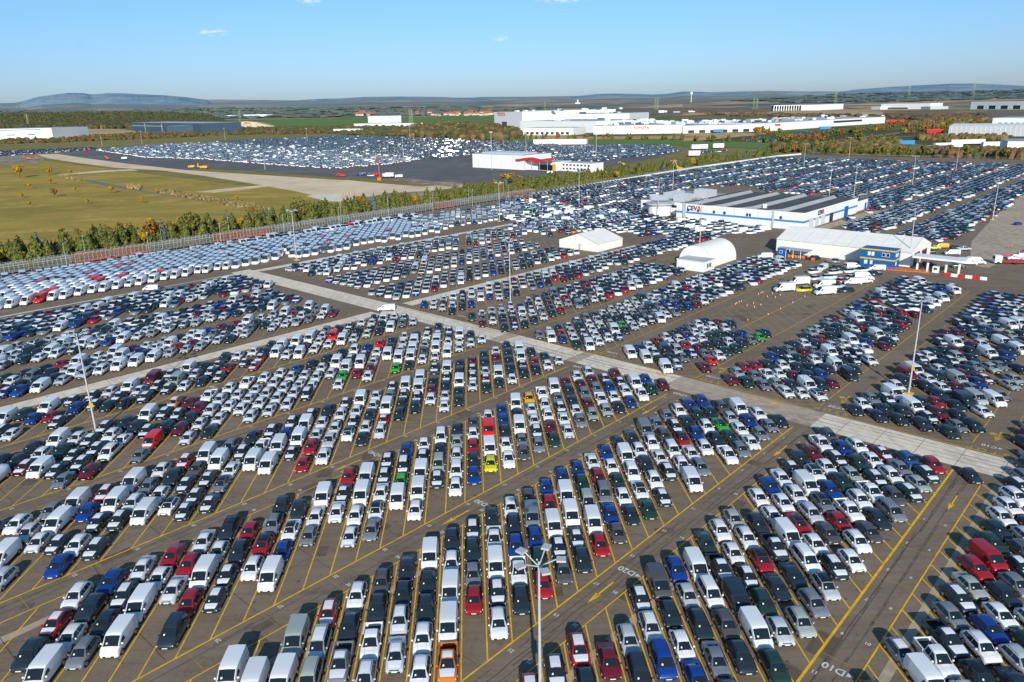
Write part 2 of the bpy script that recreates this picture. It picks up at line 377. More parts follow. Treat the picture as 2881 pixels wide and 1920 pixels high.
    for sg in (-1, 1):
        h = MB(); s = interp(st, L - .13)
        x0, x1 = sorted((sg * s[3] * .62, sg * s[3] * 1.02)); h.box(x0, x1, L - .30, L - .07, s[7] - .16, s[7] - .02, M_lamp, bottom=True)
        P['headlight%d' % (sg > 0)] = centre(h, L)
        m = MB(); s = interp(st, cw - .35); x0, x1 = sorted((sg * (s[3] + .0), sg * (s[3] + .19)))
        m.box(x0, x1, cw - .42, cw - .30, s[7] + .02, s[7] + .16, M_paint, bottom=True); P['mirror%d' % (sg > 0)] = centre(m, L)
    y0, y1 = st[sp['roof'][0]][0], rf
    for nm, m in (('film_roof', M_film), ('black_roof', M_trim)):
        f = MB()
        if m is M_film: top_patch(f, sp, y0 + (y1 - y0) * .22, y1 - .02, -.80, .80, m, .014, 3)
        else: top_patch(f, sp, y0 - .02, y1 + .02, -1, 1, MATS.get("black_roof_paint") or mat("black_roof_paint", (.012, .014, .018, 1), .25, coat=.6), .013, 3)
        P[nm] = centre(f, L)
    f = MB(); top_patch(f, sp, cw + .05, st[-2][0] - .05, -.98, .98, M_film, .014, 3); P['film_hood'] = centre(f, L)
    if kind in ('suv', 'mpv'):
        for sg in (-1, 1):
            s = interp(st, 1.4); P['body'].bar((sg * s[4] * .92, y0 + .25 - L / 2, s[8] + .07), (sg * s[4] * .92, y1 - .1 - L / 2, s[8] + .05), .018, M_trim, 4)
    return P
PARTS = {k: vehicle_parts(k) for k in SPEC}
MESH = {}
def pmesh(kind, part):
    key = (kind, part)
    if key not in MESH:
        MESH[key] = PARTS[kind][part].mesh('%s_%s' % (kind, part), 38 if part == 'body' else 0)
    return MESH[key]
def variant_parts(kind, var):
    ps = [p for p in PARTS[kind] if p not in ('film_roof', 'black_roof', 'film_hood')]
    if var == '*': ps += ['film_hood'] + (['film_roof'] if kind not in ('van', 'bigvan') else [])
    if var == '^': ps += ['black_roof']
    return ps
def joined(kind, var):
    key = (kind, 'all', var)
    if key not in MESH:
        b = MB(); bodyn = 0
        for p in variant_parts(kind, var):
            q = PARTS[kind][p]; off = len(b.v); b.v += q.v
            b.f += [tuple(off + i for i in f) for f in q.f]; b.m += [b.mi(q.mats[i]) for i in q.m]
        MESH[key] = b.mesh('%s_small%s' % (kind, {'': '', '*': '_wrapped', '^': '_black_roof'}[var]), 38)
    return MESH[key]
PNAME = {'body': 'body', 'windscreen': 'windscreen', 'rear_window': 'rear_window', 'film_roof': 'roof_film', 'black_roof': 'roof', 'film_hood': 'bonnet_film'}
def pname(p):
    return PNAME.get(p) or p.rstrip('0123456789')

COLR = {'w': (.84, .84, .83), 's': (.52, .54, .56), 'g': (.18, .20, .225), 'd': (.085, .084, .085), 'n': (.020, .034, .046), 'b': (.02, .10, .26),
        'B': (.006, .045, .26), 'r': (.36, .010, .016), 'R': (.80, .012, .008), 'm': (.17, .010, .018), 'G': (.016, .050, .036), 'L': (.045, .42, .03),
        'y': (.68, .62, .01), 'Y': (.75, .40, .01), 'o': (.62, .17, .015), 'c': (.36, .40, .37), 't': (.01, .22, .38)}
CNAME = {'w': 'white', 's': 'silver', 'g': 'grey', 'd': 'charcoal', 'n': 'dark navy', 'b': 'bright blue', 'B': 'blue', 'r': 'red', 'R': 'bright red', 'm': 'maroon',
         'G': 'dark green', 'L': 'bright green', 'y': 'lime yellow', 'Y': 'amber yellow', 'o': 'orange', 'c': 'pale sage', 't': 'turquoise'}
KNAME = {'suv': 'suv', 'hatch': 'hatchback', 'sedan': 'saloon', 'mpv': 'minivan', 'van': 'panel van', 'bigvan': 'high-roof van', 'pickup': 'pickup'}
# ---------------------------------------------------------------- measured vehicles: lane index, tail position, code
M3 = "-24.6,-117.2,w -23.6,-113.4,s -23.5,-109.7,wV -22.8,-109.8,s* -22.7,-114.2,wV -22.6,-117.5,wV -21.9,-107,n* -21.7,-117.1,r* -21.5,-113.1,B -20.6,-117.9,wV -20.6,-113.3,wV -20.6,-108.8,n* -20.5,-101.6,B -20.4,-104.7,w -19.8,-107.4,n* -19.5,-110.5,s* -19.5,-102,n* -18.7,-118.1,r* -18.6,-114.3,n -18.5,-110.2,w -18.5,-106.7,wV -17.7,-110.6,n* -17.6,-118.1,wV -17.4,-105.5,w^ -16.8,-105.4,n* -16.7,-102.2,n* -16.6,-109.7,n* -16.5,-114.1,wV -15.7,-118.3,n -15.6,-114,n* -15.6,-106.5,g^ -15.5,-102,n* -15.4,-109.6,w -14.6,-118,n* -14.5,-113.6,wP -14.4,-109.9,wV -13.6,-112,wV -13.5,-106.7,wV -13.4,-114.8,B -12.7,-111.7,wV -12.6,-116,wV -12.6,-107.5,n* -11.5,-107.2,r -11.5,-102,r -11.4,-114,s* -11.4,-110.4,s* -11.3,-118.1,n -10.6,-106.9,sP -10.5,-114.7,s* -10.4,-118.7,n* -10.4,-110,s* -10.4,-101.9,w* -9.5,-113.6,s* -9.5,-110.2,n* -9.5,-106.1,w^ -9.4,-118.1,wV -8.6,-110.7,n -8.5,-103.2,n -8.4,-117.4,s* -8.4,-113.4,s* -8.4,-105.9,s* -7.5,-111.2,wV -7.5,-106.5,r* -7.5,-102.7,s* -7.4,-118.6,n* -7.4,-114.9,g -6.4,-117.2,wV -6.4,-113.5,n* -6.4,-109.7,n -6.4,-106.4,n -5.5,-106.5,n -5.4,-114.6,wV -5.4,-110.9,n* -5.3,-118.1,wV -4.4,-120.4,nP* -4.4,-114.4,n -4.4,-111.1,m -4.3,-107.2,w* -3.4,-115.1,n* -3.4,-106.5,s* -3.4,-102.7,w* -3.3,-118.1,wV -3.3,-110.1,n -2.4,-106.6,n -2.4,-102.8,n -2.3,-118,G -2.3,-113.8,nJ -2.3,-110.1,wV -1.4,-117.4,m -1.4,-113.2,n* -1.4,-110.1,n* -1.4,-106.5,s* -0.4,-118,n -0.4,-114.2,n -0.4,-106.6,r* -0.3,-110.4,s* -0.3,-103.1,G 0.6,-118.5,w 0.6,-114.3,m 0.6,-111.2,c^ 0.6,-107.2,wV 0.7,-103.1,n 1.6,-118.7,n 1.6,-114.8,n 1.6,-111,n 1.6,-107,n 1.7,-102.4,w 2.6,-115.2,wV 2.6,-110.9,wV 2.6,-106.5,n* 2.7,-103.2,n 3.6,-111.6,n 3.7,-105.8,r 3.7,-102.6,n 4.6,-106.6,G 4.7,-102.1,w 5.6,-102.3,s*"
M4 = "-29.9,-142.6,n -29.1,-140.8,n -29,-143.8,n -28.8,-136.4,wV -27.9,-144.6,wV -27.9,-136.8,m* -27.8,-140,w -26.9,-138.8,G -26.8,-142.5,w -26.7,-134.4,wV -25.6,-135.5,n* -25.6,-131.5,n* -24.8,-139,w -24.7,-143.3,n -24.7,-134.8,n* -24.5,-131,n* -24.3,-126.9,g -23.7,-143.9,wV -23.7,-139.4,n -23.7,-135.4,w -23.6,-131.7,wJ -23.3,-126.6,m -22.9,-145.5,o* -22.9,-141.7,n* -22.4,-135.7,n* -21.6,-143.2,m -21.4,-130.8,RV* -21.4,-127.2,g -20.9,-144.1,wP -20.7,-135.6,n -20.6,-139.2,m -20.6,-132,m -19.8,-144.6,w -19.7,-136,s* -19.6,-140,s* -19.6,-131.4,s* -19.4,-126.9,s* -18.9,-145,wP -18.5,-139.5,s* -18.5,-135.3,w -18.5,-126.9,n -18.4,-130.8,s* -17.6,-144.6,w -17.6,-136,s* -17.5,-131.9,w* -17.4,-139.7,s* -16.6,-144.2,w -16.6,-140.1,s* -16.6,-127.2,s* -16.5,-135.5,s* -16.5,-131.9,w -15.6,-144.2,b -15.6,-127.3,s* -15.5,-140.5,s* -15.5,-135.6,s* -15.5,-131.6,s* -14.8,-144.2,n -14.5,-139,s* -14.5,-131.5,s* -14.5,-127.1,s* -14.4,-135.1,w -13.6,-144.7,n -13.6,-140.4,s* -13.6,-128.8,nJ* -13.5,-132,w -13.4,-136,s* -12.6,-145.7,n -12.6,-141.2,wV -12.4,-135.5,s* -11.6,-145.2,wJ -11.6,-128.5,w* -11.5,-140,n* -11.5,-132.6,L -11.4,-136.3,wV -10.6,-144.1,B -10.5,-140.2,n* -10.5,-136.5,wV -10.4,-131.6,r -9.6,-144.2,R -9.6,-139.6,w -9.5,-127.7,w -9.4,-134.9,s* -9.4,-131.2,m -8.5,-144.1,n -8.5,-140.9,n -8.5,-136.4,wV -7.5,-144.2,s* -7.5,-140.7,s* -7.5,-136.3,s* -7.5,-132.6,wV -7.4,-127.1,L -6.5,-142.7,n -6.5,-139.4,wV -6.5,-127.1,n -6.4,-135.2,wV -6.4,-131,wV -5.5,-143.8,n* -5.5,-140,w* -5.5,-135.2,s -5.5,-127.1,w* -4.5,-143.7,nP -4.5,-126.8,s* -4.4,-135.4,wV -4.4,-131,wV -3.5,-132,w -3.4,-138.9,n* -3.4,-126.8,wV -2.4,-135.2,wV -2.4,-130.5,w -2.4,-126.7,s* -1.5,-131.9,n -1.5,-127.2,s* -0.4,-127.2,w*"
M5 = "-33.7,-164,wV -32.6,-162.4,n -32.3,-156.9,n* -31.6,-163.4,wV -31.5,-158.8,B -31.4,-153.6,w -30.7,-163.2,n* -30.1,-157.2,r -29.5,-163,n* -29.3,-158.1,B -29.2,-153.1,n* -28.4,-162.2,s* -28.3,-157.1,n* -27.4,-154.5,n -27.3,-162.6,wV -27.3,-158.4,n* -26.4,-164.1,mV -26.3,-158.6,s* -26.2,-153.3,n -25.2,-163.1,n* -25.2,-153.3,n* -25.1,-157.9,n* -24.5,-155.3,n* -24.3,-163.8,wV -24.1,-158.6,cV -23.3,-153.5,w -23.2,-158.6,g* -23.1,-162.2,n -22.3,-157.8,n* -22,-161.1,n* -22,-153.2,n -21.3,-163.2,w -21,-157.1,r^ -20.9,-153,n* -20.3,-163.2,w* -19.9,-157.4,n* -19,-161.3,n -19,-157.4,r* -19,-153.9,r* -18.1,-162.6,wV -18.1,-158.7,wV -17.1,-162.8,wV -17.1,-157.9,n* -17.1,-154.8,w -16.1,-162.2,wV -16,-154.2,wV -15.9,-156.9,m^ -15.1,-157.6,w -15,-161.1,s* -15,-153.4,w -14.1,-159.2,RV -13.9,-153.9,w* -13.1,-154.9,wV -12.9,-157.9,s* -12.2,-163.8,w* -12,-157.6,n -12,-153.1,s* -11,-161.2,s* -11,-157.2,n* -11,-154,s* -10,-161.9,wV -10,-153.3,n -9.9,-157.6,n -9,-157.5,n -9,-153.7,wV -8.9,-160.9,w -8,-157.9,n* -8,-154.1,g -7,-153,s*"
N0 = "25,-37.9,n 25.8,-37.9,n 25.9,-41.4,g 26.1,-34.6,n 26.9,-35.6,n 27,-39.2,n* 27,-30.7,n 27.9,-34.8,wV 28,-39.6,wV 28,-26.5,G 28.1,-31,n* 29,-29.9,m 29,-25.7,g 29.3,-33.7,G 29.4,-39.9,w* 30.1,-39.7,nJ 30.1,-32,r 30.4,-23.8,n 31,-40.8,mV 31.1,-35.5,n 31.1,-28.8,n 31.4,-32,n 32,-40.3,wV 32,-28.3,nV 32.1,-36.1,w 32.1,-32.7,w 32.2,-23.9,w 33,-35.6,n 33.3,-30.7,m 33.3,-26.9,cV 33.4,-39.5,n 34.1,-32.2,cV 34.1,-28.7,g 34.1,-24.1,wV 34.4,-35.9,w 35,-40.2,w 35.2,-36.2,n 35.2,-31.6,m 35.2,-23.6,g 35.3,-28.1,B 35.8,-40,n 36.4,-35.6,n* 36.6,-31.8,n 37,-38.9,G 37.2,-35.4,cJ 37.2,-23.2,c 37.3,-30.8,g 38.1,-36.4,m 38.2,-40.9,n* 38.2,-28,c 38.3,-32.6,n 38.3,-23,c 39.1,-27.2,g 39.2,-34,n 39.4,-38.8,wV 39.9,-31.2,wV 40.1,-27.2,n 40.2,-35,m 40.3,-23.1,n 40.5,-37.6,c 41.2,-39.6,m 41.2,-27.4,B 41.8,-39.1,n 41.9,-27.8,nJ 42.2,-34.8,c 43.2,-30.4,wV 43.2,-26.8,wV 44,-40,nV 44.3,-35.4,B 44.4,-31.7,m 45.3,-38,c 45.6,-33.6,n 45.8,-27.6,n 47.3,-32.2,wV 48.3,-30.4,wV"
N1 = "17.8,-66.8,m 18.6,-67.7,c 18.9,-63.7,G 19.8,-67.9,r 19.8,-60.2,g 19.9,-64,g 20.8,-58.9,c 20.8,-55.2,w 20.9,-67.1,r 21.1,-62.7,wP 21.8,-64.9,n 21.8,-56.1,n 21.8,-52.7,w 21.9,-60.7,w 22.8,-58.2,m 22.8,-54,wV 22.8,-50.5,w^ 22.9,-66.4,B 22.9,-62.4,w 23.7,-55.3,n 23.9,-67.3,n 24,-59.2,n 24,-51.7,nJ 24.2,-62.6,n* 24.6,-54.1,B 25,-65.5,g 25,-61.4,n 25.1,-57.3,n 25.1,-50.6,m 25.8,-66.2,n 25.9,-58.5,w 26,-62.3,m 26,-54.2,n 26.6,-49.7,nV 26.8,-61.7,g 26.8,-58.5,g 26.8,-54.1,wV 27,-64.9,w 27.8,-62.5,n 27.8,-58.4,wV 27.8,-53.9,n 28,-66.4,n 28,-49.7,n 28.6,-59.3,s 28.8,-62.9,r 29,-55.9,n* 29.9,-62.3,n 29.9,-53.8,n* 30.1,-57.8,w 30.1,-49.1,w 31,-57.8,wV 31.2,-53.3,wP 31.9,-54.1,B 32,-58.1,n 32.7,-49.9,m 33.2,-54.9,G 33.8,-50.3,n 34,-54.5,wV"
N2 = "16.7,-74.8,m 17.8,-75.8,R 17.9,-79.2,g 18.8,-85.5,w 18.8,-81.7,n 18.9,-76.2,w 19.5,-88.1,w 19.7,-84.6,G 19.8,-80.5,n 19.8,-76.3,G 20.7,-79,w 20.8,-76.1,G 20.9,-83.6,G 21.7,-80.7,n 21.8,-76.6,n 22.8,-79.8,B 22.9,-75.9,g 24,-75.3,L 25,-75.6,n"
# codes: paint colour; V van, D high-roof van, P pickup, J boxy car; * protective film, ^ black roof; numbers are extra gaps in metres; tail end first
SB = {
0: {0: "r*", 1: "n*", 2: "r* n", 3: "4.4 m", 4: "4.4 s nJ", 5: "n* s* BJ", 6: "dV n w B", 7: "B s n g d", 8: "2.5 wV wJ d n", 9: "G nP* nV wV G", 10: "w w n* G s",
 11: "c w r^ n 1 c", 12: "4.5 n nP* n g", 13: "w w wV wJ s^", 14: "B w* r^ w n*", 15: "w w* s d 1.5 w", 16: "n* wV g^ r w", 17: "n w^ B wP d", 18: "m w* G^ w n",
 19: "wP n* c wP gJ", 20: "d B G n* d", 21: "w w w n*", 22: "m* g c", 23: "b n*", 24: "r"},
1: {-12: "3 w", -11: "wV", -10: "5 wV", -9: "1 cV wV w", -8: "r* cJ* cJ", -7: "w n gP* gP", -6: "d n wP s*", -5: "n n s* s*", -4: "wV n n w w n", -3: "n w wV wV oP*",
 -2: "n* n g r", -1: "n sP* wV n* w*", 0: "w n B wP n", 1: "d gV B G r", 2: "B r wV n* d", 3: "B wV wV n* n", 4: "B G cJ wV r", 5: "w r gJ B d", 6: "B w G w n",
 7: "n wV wJ w^ G", 8: "n w n w n*", 9: "gV w w n*", 10: "g d wJ w wV", 11: "g n* r^ w g", 12: "w n B w", 13: "B G w n wP", 14: "B n L^ G g", 15: "d s w w", 16: "wV B g", 17: "w g", 18: "n"},
2: {-19: "w* r* n", -18: "B n w wV", -17: "s* n* n g", -16: "r w wV wV", -15: "s* r s*", -14: "nJ^ s* wV r nJ", -13: "3.5 r n n* n*", -12: "n g r^ w", -11: "3.5 n w^ B wV",
 -10: "2.5 wV w g", -9: "r n* w", -8: "2.5 wV wV w s*", -7: "n* n* w w^ g", -6: "B nJ* L wV", -5: "w n* wV wV w", -4: "wJ* n cJ n*", -3: "n c s* wJ w", -2: "d w r n B",
 -1: "w RV 1.7 wV y", 0: "B B n w wP", 1: "wV n wV g d", 2: "Y s* s* n* g", 3: "wP s* w m G", 4: "wV g n* w s*", 5: "m n n w* g", 6: "w m^ g m c", 7: "s* m g wP c",
 8: "n* B w n", 9: "m n* w B", 10: "wV wP*", 11: "B G", 12: "m"},
-1: {13: "4 w n", 14: "4 wV w n", 15: "3.2 wP w", 16: "3.2 nP* G^ w", 17: "3.2 g w n", 18: "3.2 n* B s w", 19: "3.2 c w G n", 20: "3.2 r n w", 21: "3.2 rV g w", 22: "3.2 G n* n", 23: "3.2 n d w",
 24: "3 w s n", 25: "3 w n w", 26: "3 w m n", 27: "3 n* g", 28: "3 g w", 29: "3 n w", 30: "3 g n"},
}
S = 3.906
def CFk(k): return -21.2 - 25.65 * k
def lane_u(idx, c): return S * (idx + .93 + .1 * (c + 21.2) / 25.65)
LDIR = (PC * 1.0 - PA * .985).normalized()      # tail -> nose
HEAD = math.atan2(LDIR.y, LDIR.x) - math.pi / 2 # the nose of every model points along +y
SQ = math.sqrt(.5)
def f0(k, idx, side):
    cl = lambda v, a, b: max(a, min(b, v))
    if side == 'N': return {0: .1, 1: .86 if idx < 29 else 1.03, 2: .76}.get(k, .75)
    if k == 3: return cl(.36 + .02 * (idx + 24), .36, .64)
    if k == 4: return cl(.14 + .033 * (idx + 28), .14, .54)
    if k == 5: return cl(.55 + .03 * (idx + 30), .5, 1.0)
    if k == 2: return cl(.40 + .012 * (idx + 19), .38, .62)
    if k == -1: return .58
    return .5
VEH = []; OCC = {}
def parse(code):
    var = '*' if '*' in code else '^' if '^' in code else ''
    col = code[0]; t = code[1:].strip('*^')
    kind = {'V': 'van', 'D': 'bigvan', 'P': 'pickup', 'J': 'mpv'}.get(t) or random.choices(('suv', 'hatch', 'sedan'), (.52, .32, .16))[0]
    return col, kind, var
def free(p, r=4.3):
    gx, gy = int(p.x // 6), int(p.y // 6)
    for i in (-1, 0, 1):
        for j in (-1, 0, 1):
            for q in OCC.get((gx + i, gy + j), ()):
                if (q - p).length < r:
                    d = q - p; al = abs(d.dot(LDIR)); ac_ = (d - LDIR * d.dot(LDIR)).length
                    if ac_ < 1.7 and al < 4.25: return False
    return True
def add(p, ang, code, where=None, parsed=None):
    col, kind, var = parsed or parse(code)
    p = Vector((p.x, p.y, 0)); OCC.setdefault((int(p.x // 6), int(p.y // 6)), []).append(p)
    VEH.append(dict(p=p, ang=ang, col=col, kind=kind, var=var, where=where)); return VEH[-1]
def jit(): return random.uniform(-.026, .026)
def lane_pos(idx, c): return W(lane_u(idx, c) - c, c)
# blocks given as lane strings
AEND = 125.5
for k, lanes in SB.items():
    cf = CFk(k); cb = cf - 21.4; nmax = max(lanes)
    for n, sstr in lanes.items():
        toks = sstr.split(); idx = n + f0(k, n, 'M'); trunc = lane_u(idx, cb) - cb > AEND + 1 and k >= 0
        seq = []
        if trunc:
            c = cf - random.uniform(.8, 1.7) * SQ
            for t in reversed(toks):
                if t[0].isdigit(): c -= float(t) * SQ; continue
                ps = parse(t); L = SPEC[ps[1]]['L']; seq.append((c - L / 2 * SQ, ps)); c -= (L + random.uniform(.75, 1.25)) * SQ
            seq.reverse()
        else:
            c = cb + random.uniform(1.2, 1.9) * SQ
            for t in toks:
                if t[0].isdigit(): c += float(t) * SQ; continue
                ps = parse(t); L = SPEC[ps[1]]['L']; seq.append((c + L / 2 * SQ, ps)); c += (L + random.uniform(.65, 1.1)) * SQ
        for j, (cc, ps) in enumerate(seq):
            add(lane_pos(idx + random.uniform(-.03, .03), cc), HEAD + jit(), '', ('D', k, nmax - n + 1, len(seq) - j), ps)
# blocks measured car by car
for side, k, data in (('M', 3, M3), ('M', 4, M4), ('M', 5, M5), ('N', 0, N0), ('N', 1, N1), ('N', 2, N2)):
    lanes = {}
    for t in data.split():
        i, c, code = t.split(','); i = float(i); f = f0(k, i, side); key = round(i - f)
        lanes.setdefault(key, []).append((float(c), code, key + f))
    nmax, nmin = max(lanes), min(lanes)
    for key, L_ in lanes.items():
        L_.sort(); prev = -1e9
        for j, (c, code, idx) in enumerate(L_):
            ps = parse(code); L = SPEC[ps[1]]['L']; off = .30 if ps[1] not in ('van', 'bigvan') else .05
            tail = max(c - off * SQ, prev + .45 * SQ); prev = tail + L * SQ
            no = (nmax - key + 1) if side == 'M' else (key - nmin + 1)
            add(lane_pos(idx, tail + L / 2 * SQ), HEAD + jit(), '', ('D' if side == 'M' else 'C', k, no, len(L_) - j), ps)
# mostly dark cars filling the holes between the ones measured
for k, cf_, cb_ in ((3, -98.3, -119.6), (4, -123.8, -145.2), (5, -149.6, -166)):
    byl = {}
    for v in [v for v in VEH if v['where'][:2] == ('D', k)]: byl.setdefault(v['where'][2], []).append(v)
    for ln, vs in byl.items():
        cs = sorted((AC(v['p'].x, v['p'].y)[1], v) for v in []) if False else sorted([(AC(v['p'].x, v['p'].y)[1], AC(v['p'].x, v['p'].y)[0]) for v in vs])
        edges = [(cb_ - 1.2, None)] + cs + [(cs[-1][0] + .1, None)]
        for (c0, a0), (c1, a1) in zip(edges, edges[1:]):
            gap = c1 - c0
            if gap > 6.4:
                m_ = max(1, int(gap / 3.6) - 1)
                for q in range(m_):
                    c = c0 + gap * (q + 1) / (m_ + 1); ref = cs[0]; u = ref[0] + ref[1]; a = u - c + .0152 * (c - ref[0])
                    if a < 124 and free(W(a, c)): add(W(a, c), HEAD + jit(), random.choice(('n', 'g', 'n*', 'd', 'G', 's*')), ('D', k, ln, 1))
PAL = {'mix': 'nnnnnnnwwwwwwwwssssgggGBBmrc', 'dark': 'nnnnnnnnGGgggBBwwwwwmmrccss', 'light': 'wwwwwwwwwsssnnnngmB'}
def rcode(pal='mix', pv=.10, pw=.35):
    c = random.choice(PAL[pal]); r = random.random()
    if random.random() < .006: c = random.choice('LtRo')
    if r < pv and c in 'wwsgn': return ('w' if random.random() < .8 else c) + 'V'
    if r < pv + .03: return c + 'P'
    if r < pv + .07: return c + 'J'
    return c + ('*' if c in 'nsgmB' and random.random() < pw else '^' if random.random() < .06 else '')
def fill(c0, c1, a0, a1, dens=.9, pal='mix', pv=.1, test=None, where=None, gap=1.0, code=None, lane_d=.99, phase=.5, pw=.35):
    "fill a strip c0..c1 (back..front) with angled lanes"
    n0 = math.floor((a0 + c0) / S) - 1; n1 = math.ceil((a1 + c1) / S) + 12
    for n in range(n0, n1):
        if random.random() > lane_d: continue
        idx = n + phase; c = c0 + random.uniform(.8, 2.2) * SQ; last = c1 - random.uniform(0, 1.2) * SQ
        if random.random() < .05: last -= 5 * SQ
        seq = []
        while True:
            cd = code() if code else rcode(pal, pv, pw)
            ps = parse(cd); L = SPEC[ps[1]]['L']
            if c + L * SQ > last: break
            p = lane_pos(idx, c + L / 2 * SQ); a, _ = AC(p.x, p.y)
            if a0 < a < a1 and random.random() < dens and free(p) and (test is None or test(p)):
                seq.append((p, ps))
            c += (L * 1.03 + random.uniform(.45, .95) * gap) * SQ
        for j, (p, ps) in enumerate(seq): add(p, HEAD + jit(), '', (where + (n - n0, len(seq) - j)) if where else None, ps)
# the remaining bays of the blocks
def notlamp(p): return all((p - W(a, c)).length > 2.6 for a, c in LAMPS)
LAMPS = [(42, -36), (42, -142.7), (154.3, -35.9), (157, -144.4), (157, -256.8), (271.1, -145.9), (277, -261), (346, -263.5), (441, -259), (334, -204), (441.8, -158.3), (412.7, -71.5),
         (543, -142.2), (658, -259.6), (658, -143.3), (773.7, -262.1), (282.6, -71.8), (449, -147.1)]
fill(-16.8, 4.4, 50, 124, .985, 'dark', .05, notlamp, ('D', -1))
fill(-16.8, 4.4, 136.4, 254, .985, 'dark', .08, notlamp, ('C', -1))
fill(-42.6, -21.2, 200, 254, .985, 'dark', .08, notlamp, ('C', 0), phase=.1)
fill(-68.2, -46.9, 212, 256, .95, 'dark', .10, notlamp, ('C', 1), phase=.0)
fill(-94.0, -72.5, 136.4, 177, .985, 'mix', .08, notlamp, ('C', 2), phase=.76)
fill(-119.6, -98.3, 136.4, 262, .985, 'mix', .10, notlamp, ('C', 3), phase=.7)
fill(-145.2, -123.6, 136.4, 229, .985, 'mix', .10, notlamp, ('C', 4), phase=.7)
fill(-166.0, -149.2, 139, 300, .98, 'mix', .08, notlamp, ('C', 5), phase=.7)
fill(-68.2, -46.9, 136.4, 212, .97, 'dark', .08, notlamp, ('C', 1), phase=.86)
fill(-42.6, -21.2, 136.4, 200, .95, 'dark', .08, notlamp, ('C', 0), phase=.1)
for cb_, cf_, lab in ((-191, -173, 6), (-216.5, -195, 7), (-245.5, -220.5, 8)):
    if True: fill(cb_, cf_, -60 if lab == 6 else -40, 121 if lab < 8 else 126, .985, 'mix', .16, notlamp, ('D', lab), phase=.6, pw=.25)
fill(-191, -173, 138, 232, .985, 'mix', .05, notlamp, ('C', 6)); fill(-216.5, -195, 140, 236, .985, 'mix', .12, notlamp, ('C', 7)); fill(-245.5, -220.5, 145, 255, .985, 'mix', .3, notlamp, ('C', 8))
fill(-166, -149.5, -40, 20, .9, 'mix', .1, notlamp, ('D', 5), phase=.6)
fill(-145.2, -124, -20, 14, .9, 'mix', .1, notlamp, ('D', 4), phase=.2); fill(-119.6, -98.3, -10, 20, .9, 'mix', .15, notlamp, ('D', 3), phase=.36)
# rows of high-roof vans along the rail siding
def vcode():
    r = random.random(); return 'RD' if r < .035 else 'gD' if r < .06 else 'wV' if r < .13 else 'wD'
fill(-303, -258.5, -70, 152, .985, 'light', 1, notlamp, ('V', 0), code=vcode, gap=.3, lane_d=.99, phase=.3)
fill(-300, -258.5, 152, 240, .97, 'light', 1, notlamp, ('V', 1), code=vcode, gap=.3, phase=.3)
fill(-304, -262, 242, 330, .85, 'light', .5, notlamp, None, gap=.9)
fill(-246, -204, 258, 330, .8, 'light', .3, notlamp, None, gap=.9)
for a in np.arange(-60, 262, 2.75):
    p = W(float(a), -308.5)
    if random.random() < .93:
        cd = random.choice(('wV', 'wV', 'wV', 'wD', 'w', 'n', 'wV', 'RV' if random.random() < .3 else 'wV')); add(p, HEAD + .55 + jit(), cd, ('V', 2, int((a + 60) / 2.75) + 1, 1))
LOT_EDGE = 752
def messy(P, n, pal, ang, jitter=.15, pv=.2, spac=(2.9, 5.6), where=None):
    "vehicles parked in loose rows inside a ground polygon given in sight coordinates"
    gs = [G(*q) for q in P]; acs = [AC(g.x, g.y) for g in gs]; a0, a1 = min(q[0] for q in acs), max(q[0] for q in acs); c0, c1 = min(q[1] for q in acs), max(q[1] for q in acs)
    d = Vector((math.cos(ang + math.pi / 2), math.sin(ang + math.pi / 2), 0)); s_ = Vector((d.y, -d.x, 0)); mid = W((a0 + a1) / 2, (c0 + c1) / 2); R = max(a1 - a0, c1 - c0)
    i = 0
    for u in np.arange(-R, R, spac[1]):
        for v in np.arange(-R, R, spac[0]):
            p = mid + d * float(u) + s_ * float(v)
            if p.y < 20: continue
            x, y = PX(p)
            if inpoly(x, y, P) and random.random() < n and free(p, 3.6):
                i += 1; cd = rcode(pal, pv); ps = parse(cd)
                add(p + d * random.uniform(-.5, .5), ang + random.uniform(-jitter, jitter) + (math.pi if random.random() < .15 else 0), cd, (where, i) if where else None)
Fc = lambda pts: tl(1921, 240, 2.451, pts); Ec = lambda pts: tl(960, 240, 2.451, pts); Dc = lambda pts: tl(0, 240, 2.451, pts)
# vehicles standing across the bays by the blue office
for q, cd, az in (((610, 300), 'wD', 1.70), ((745, 300), 'y', 1.68), ((895, 322), 'wD', 1.68), ((715, 252), 'wD', 1.66), ((890, 275), 'wD', 1.66), ((1040, 304), 'n', 1.7),
                  ((1170, 222), 'wD', -1.75), ((1090, 250), 'wV', 1.4), ((1260, 152), 'wV', 1.3), ((1255, 125), 'wV', 1.3), ((475, 66), 'wV', 1.55), ((880, 150), 'wV', 2.4),
                  ((815, 78), 'n', 1.5), ((955, 98), 'gJ', 1.1)):
    add(G(*tl(1960, 700, 2.489, [q])[0]), az, cd, ('O', len(VEH)))
messy(Ec([(1700, 985), (1880, 935), (2150, 905), (2353, 930), (2353, 1050), (2050, 1040), (1720, 1005)]), .95, 'light', -1.3, .2, .12)
messy(Fc([(0, 930), (250, 945), (600, 1000), (590, 1025), (300, 1035), (0, 1050)]), .95, 'light', -1.3, .2, .15)
messy(Ec([(930, 905), (1100, 830), (1420, 800), (1430, 835), (1190, 880), (1060, 920)]), .95, 'light', -1.2, .3, .3)
messy(Ec([(1060, 900), (1240, 870), (1600, 850), (1870, 865), (1960, 900), (1740, 960), (1590, 970), (1240, 950), (1070, 940)]), .85, 'light', -1.2, .3, .3)
messy(tl(1960, 700, 2.489, [(800, 150), (1010, 130), (1330, 150), (1200, 235), (1060, 300), (800, 235)]), .93, 'light', -1.35, .25, .15, where='O')
